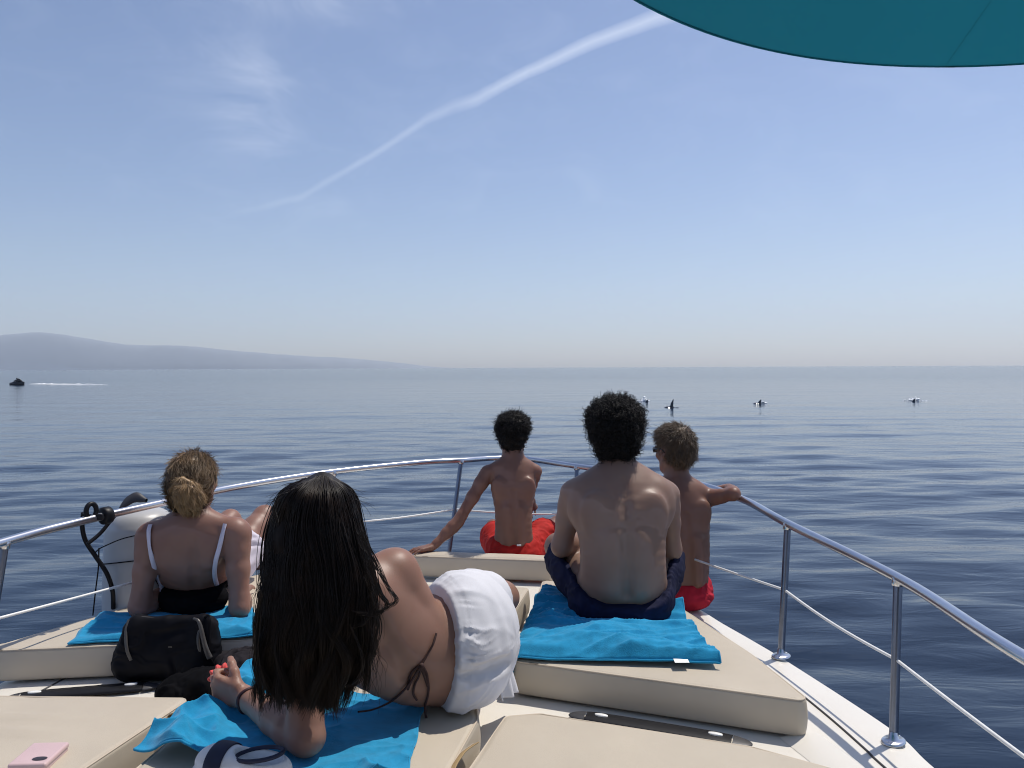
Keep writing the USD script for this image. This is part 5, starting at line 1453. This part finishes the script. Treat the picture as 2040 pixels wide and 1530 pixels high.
jc = sea_at(33, 767); k_ = jc[1] / 100
jet = thing('jet_ski', 'dark jet ski with a crouching rider far off at the left edge', 'jet ski', at=jc)
J_ = Field(jc + [-1.6, -.8, -.3], jc + [1.6, .8, 1.2], .035)
J_.ell(jc + [.05, 0, .10], (1.10, .42, .24), None, .1); J_.cone(jc + [-.9, 0, .24], jc + [.1, 0, .40], .10, .22, .15); J_.cone(jc + [.1, 0, .40], jc + [.95, 0, .34], .19, .20, .12); J_.cone(jc + [-.35, 0, .42], jc + [-.22, 0, .62], .08, .05, .08); J_.cone(jc + [-.24, -.28, .62], jc + [-.24, .28, .62], .035, .035, .04)
obj('hull', J_.mesh(2), 'watercraft', jet)
rider = thing('person', 'tiny dark figure crouching on the distant jet ski', 'person', at=jc + [.5, 0, .5])
Rf = Field(jc + [-.6, -.6, .2], jc + [1.1, .6, 1.25], .022)
Rf.chain([jc + [.62, 0, .60], jc + [.50, 0, .70], jc + [.28, 0, .80], jc + [.18, 0, .84]], [.17, .15, .16, .09], .05); Rf.ell(jc + [.07, 0, .95], (.11, .09, .12), None, .03)
for sg in (-1, 1):
    Rf.chain([jc + [.28, .16 * sg, .82], jc + [.02, .24 * sg, .70], jc + [-.22, .22 * sg, .63]], [.065, .05, .04], .04); Rf.chain([jc + [.60, .12 * sg, .58], jc + [.16, .22 * sg, .60], jc + [.35, .26 * sg, .30]], [.10, .075, .05], .05)
obj('body', Rf.mesh(2), 'watercraft', rider)
def foam(name, label, path, wid, seed, h=.12):
    P_ = spline(path, 90); rng = np.random.default_rng(seed); T = np.gradient(P_, axis=0); T /= np.linalg.norm(T, axis=1, keepdims=True); Nn = np.stack([-T[:, 1], T[:, 0], 0 * T[:, 0]], 1)
    s = np.linspace(-1, 1, 9); tt = np.linspace(0, 1, 90); rows = []
    for sv in s: rows.append(P_ + Nn * (sv * np.interp(tt, np.linspace(0, 1, len(wid)), wid))[:, None] + np.array([0, 0, 1.]) * (h * (1 - abs(sv)) * (.25 + 1.5 * meshkit.noise(np.column_stack([tt * 26, np.full(90, sv * 2), np.zeros(90)]), seed)) * np.sin(np.pi * tt) ** .4)[:, None])
    v, f = grid_mesh(np.array(rows))
    if np.cross(v[f[:, 1]] - v[f[:, 0]], v[f[:, 2]] - v[f[:, 0]])[:, 2].mean() < 0: f = f[:, ::-1]
    p = obj(name, (v, f), 'foam'); tag(p, label, 'foam', kind='stuff'); return p


foam('wake_foam', 'white foam trail behind the distant jet ski', [sea_at(58, 765.5) + [0, 0, .03], sea_at(90, 765.6) + [0, 0, .03], sea_at(112, 766) + [0, 0, .03], sea_at(170, 766.4) + [0, 0, .03], sea_at(215, 767) + [0, 0, .03]], [.12, .5, .4, .12, .04], 3, .09)


def dolphin(px, py, label, kind):
    c = sea_at(px, py + 3); t = thing('dolphin', label, 'dolphin', 'dolphins surfacing ahead of the boat' if False else None, at=c)
    D_ = Field(c + [-1.3, -.5, -.7], c + [1.3, .5, .75], .022)
    lift = {'fin': -.10, 'back': -.12, 'low': -.17}[kind]
    o = c + [0, 0, lift]
    D_.chain([o + [-1.1, 0, -.32], o + [-.7, 0, -.14], o + [-.2, 0, -.06], o + [.35, 0, -.10], o + [.8, 0, -.28], o + [1.15, 0, -.5]], [.05, .15, .21, .20, .11, .05], .08)
    D_.cone(o + [-1.1, 0, -.32], o + [-1.28, 0, -.36], .05, .03, .03)
    hf = .42 if kind == 'fin' else .22
    D_.chain([o + [.02, 0, .10], o + [.05, 0, .10 + hf * .5], o + [.12, 0, .12 + hf]], [.11, .06, .03], .08)
    for sg in (-1, 1): D_.cone(o + [1.15, 0, -.5], o + [1.25, .25 * sg, -.52], .04, .02, .03); D_.cone(o + [-.5, .15 * sg, -.2], o + [-.3, .4 * sg, -.4], .06, .02, .04)
    obj('body', D_.mesh(2), 'dolphin', t)


def splash(px, py, label, seed, w=.5, hh=.22):
    c = sea_at(px, py + 2); rng = np.random.default_rng(seed); ms = []
    t = thing('splash', label, 'splash', at=c)
    for i in range(70):
        s = trimesh.creation.icosphere(1, rng.uniform(.018, .06)); s.apply_scale((1.4, 1.4, .7)); a = rng.normal(0, w * .5); s.apply_translation(c + [a, rng.normal(0, .15), abs(rng.normal(0, hh * .5)) * math.exp(-(a / w) ** 2) - .01]); ms.append(s)
    obj('droplets', join(*ms), 'foam', t, kind='stuff')


dolphin(1337, 809, 'dark dolphin with a tall upright fin, just right of the curly haired man', 'fin')
dolphin(1512, 801, 'small dark dolphin back with a short fin, right of the sandy haired boy', 'back')
dolphin(1819, 797, 'rightmost dolphin, low in the water inside white splashes', 'low')
dolphin(1287, 799, 'dolphin breaking the surface at the edge of the curly hair', 'low')
splash(1519, 801, 'little white splash beside the short finned dolphin', 2, .2, .12)
splash(1820, 796, 'wide white splash round the rightmost dolphin', 3, .5, .2)
splash(1284, 797, 'white splash at the edge of the curly hair', 4, .3, .2)
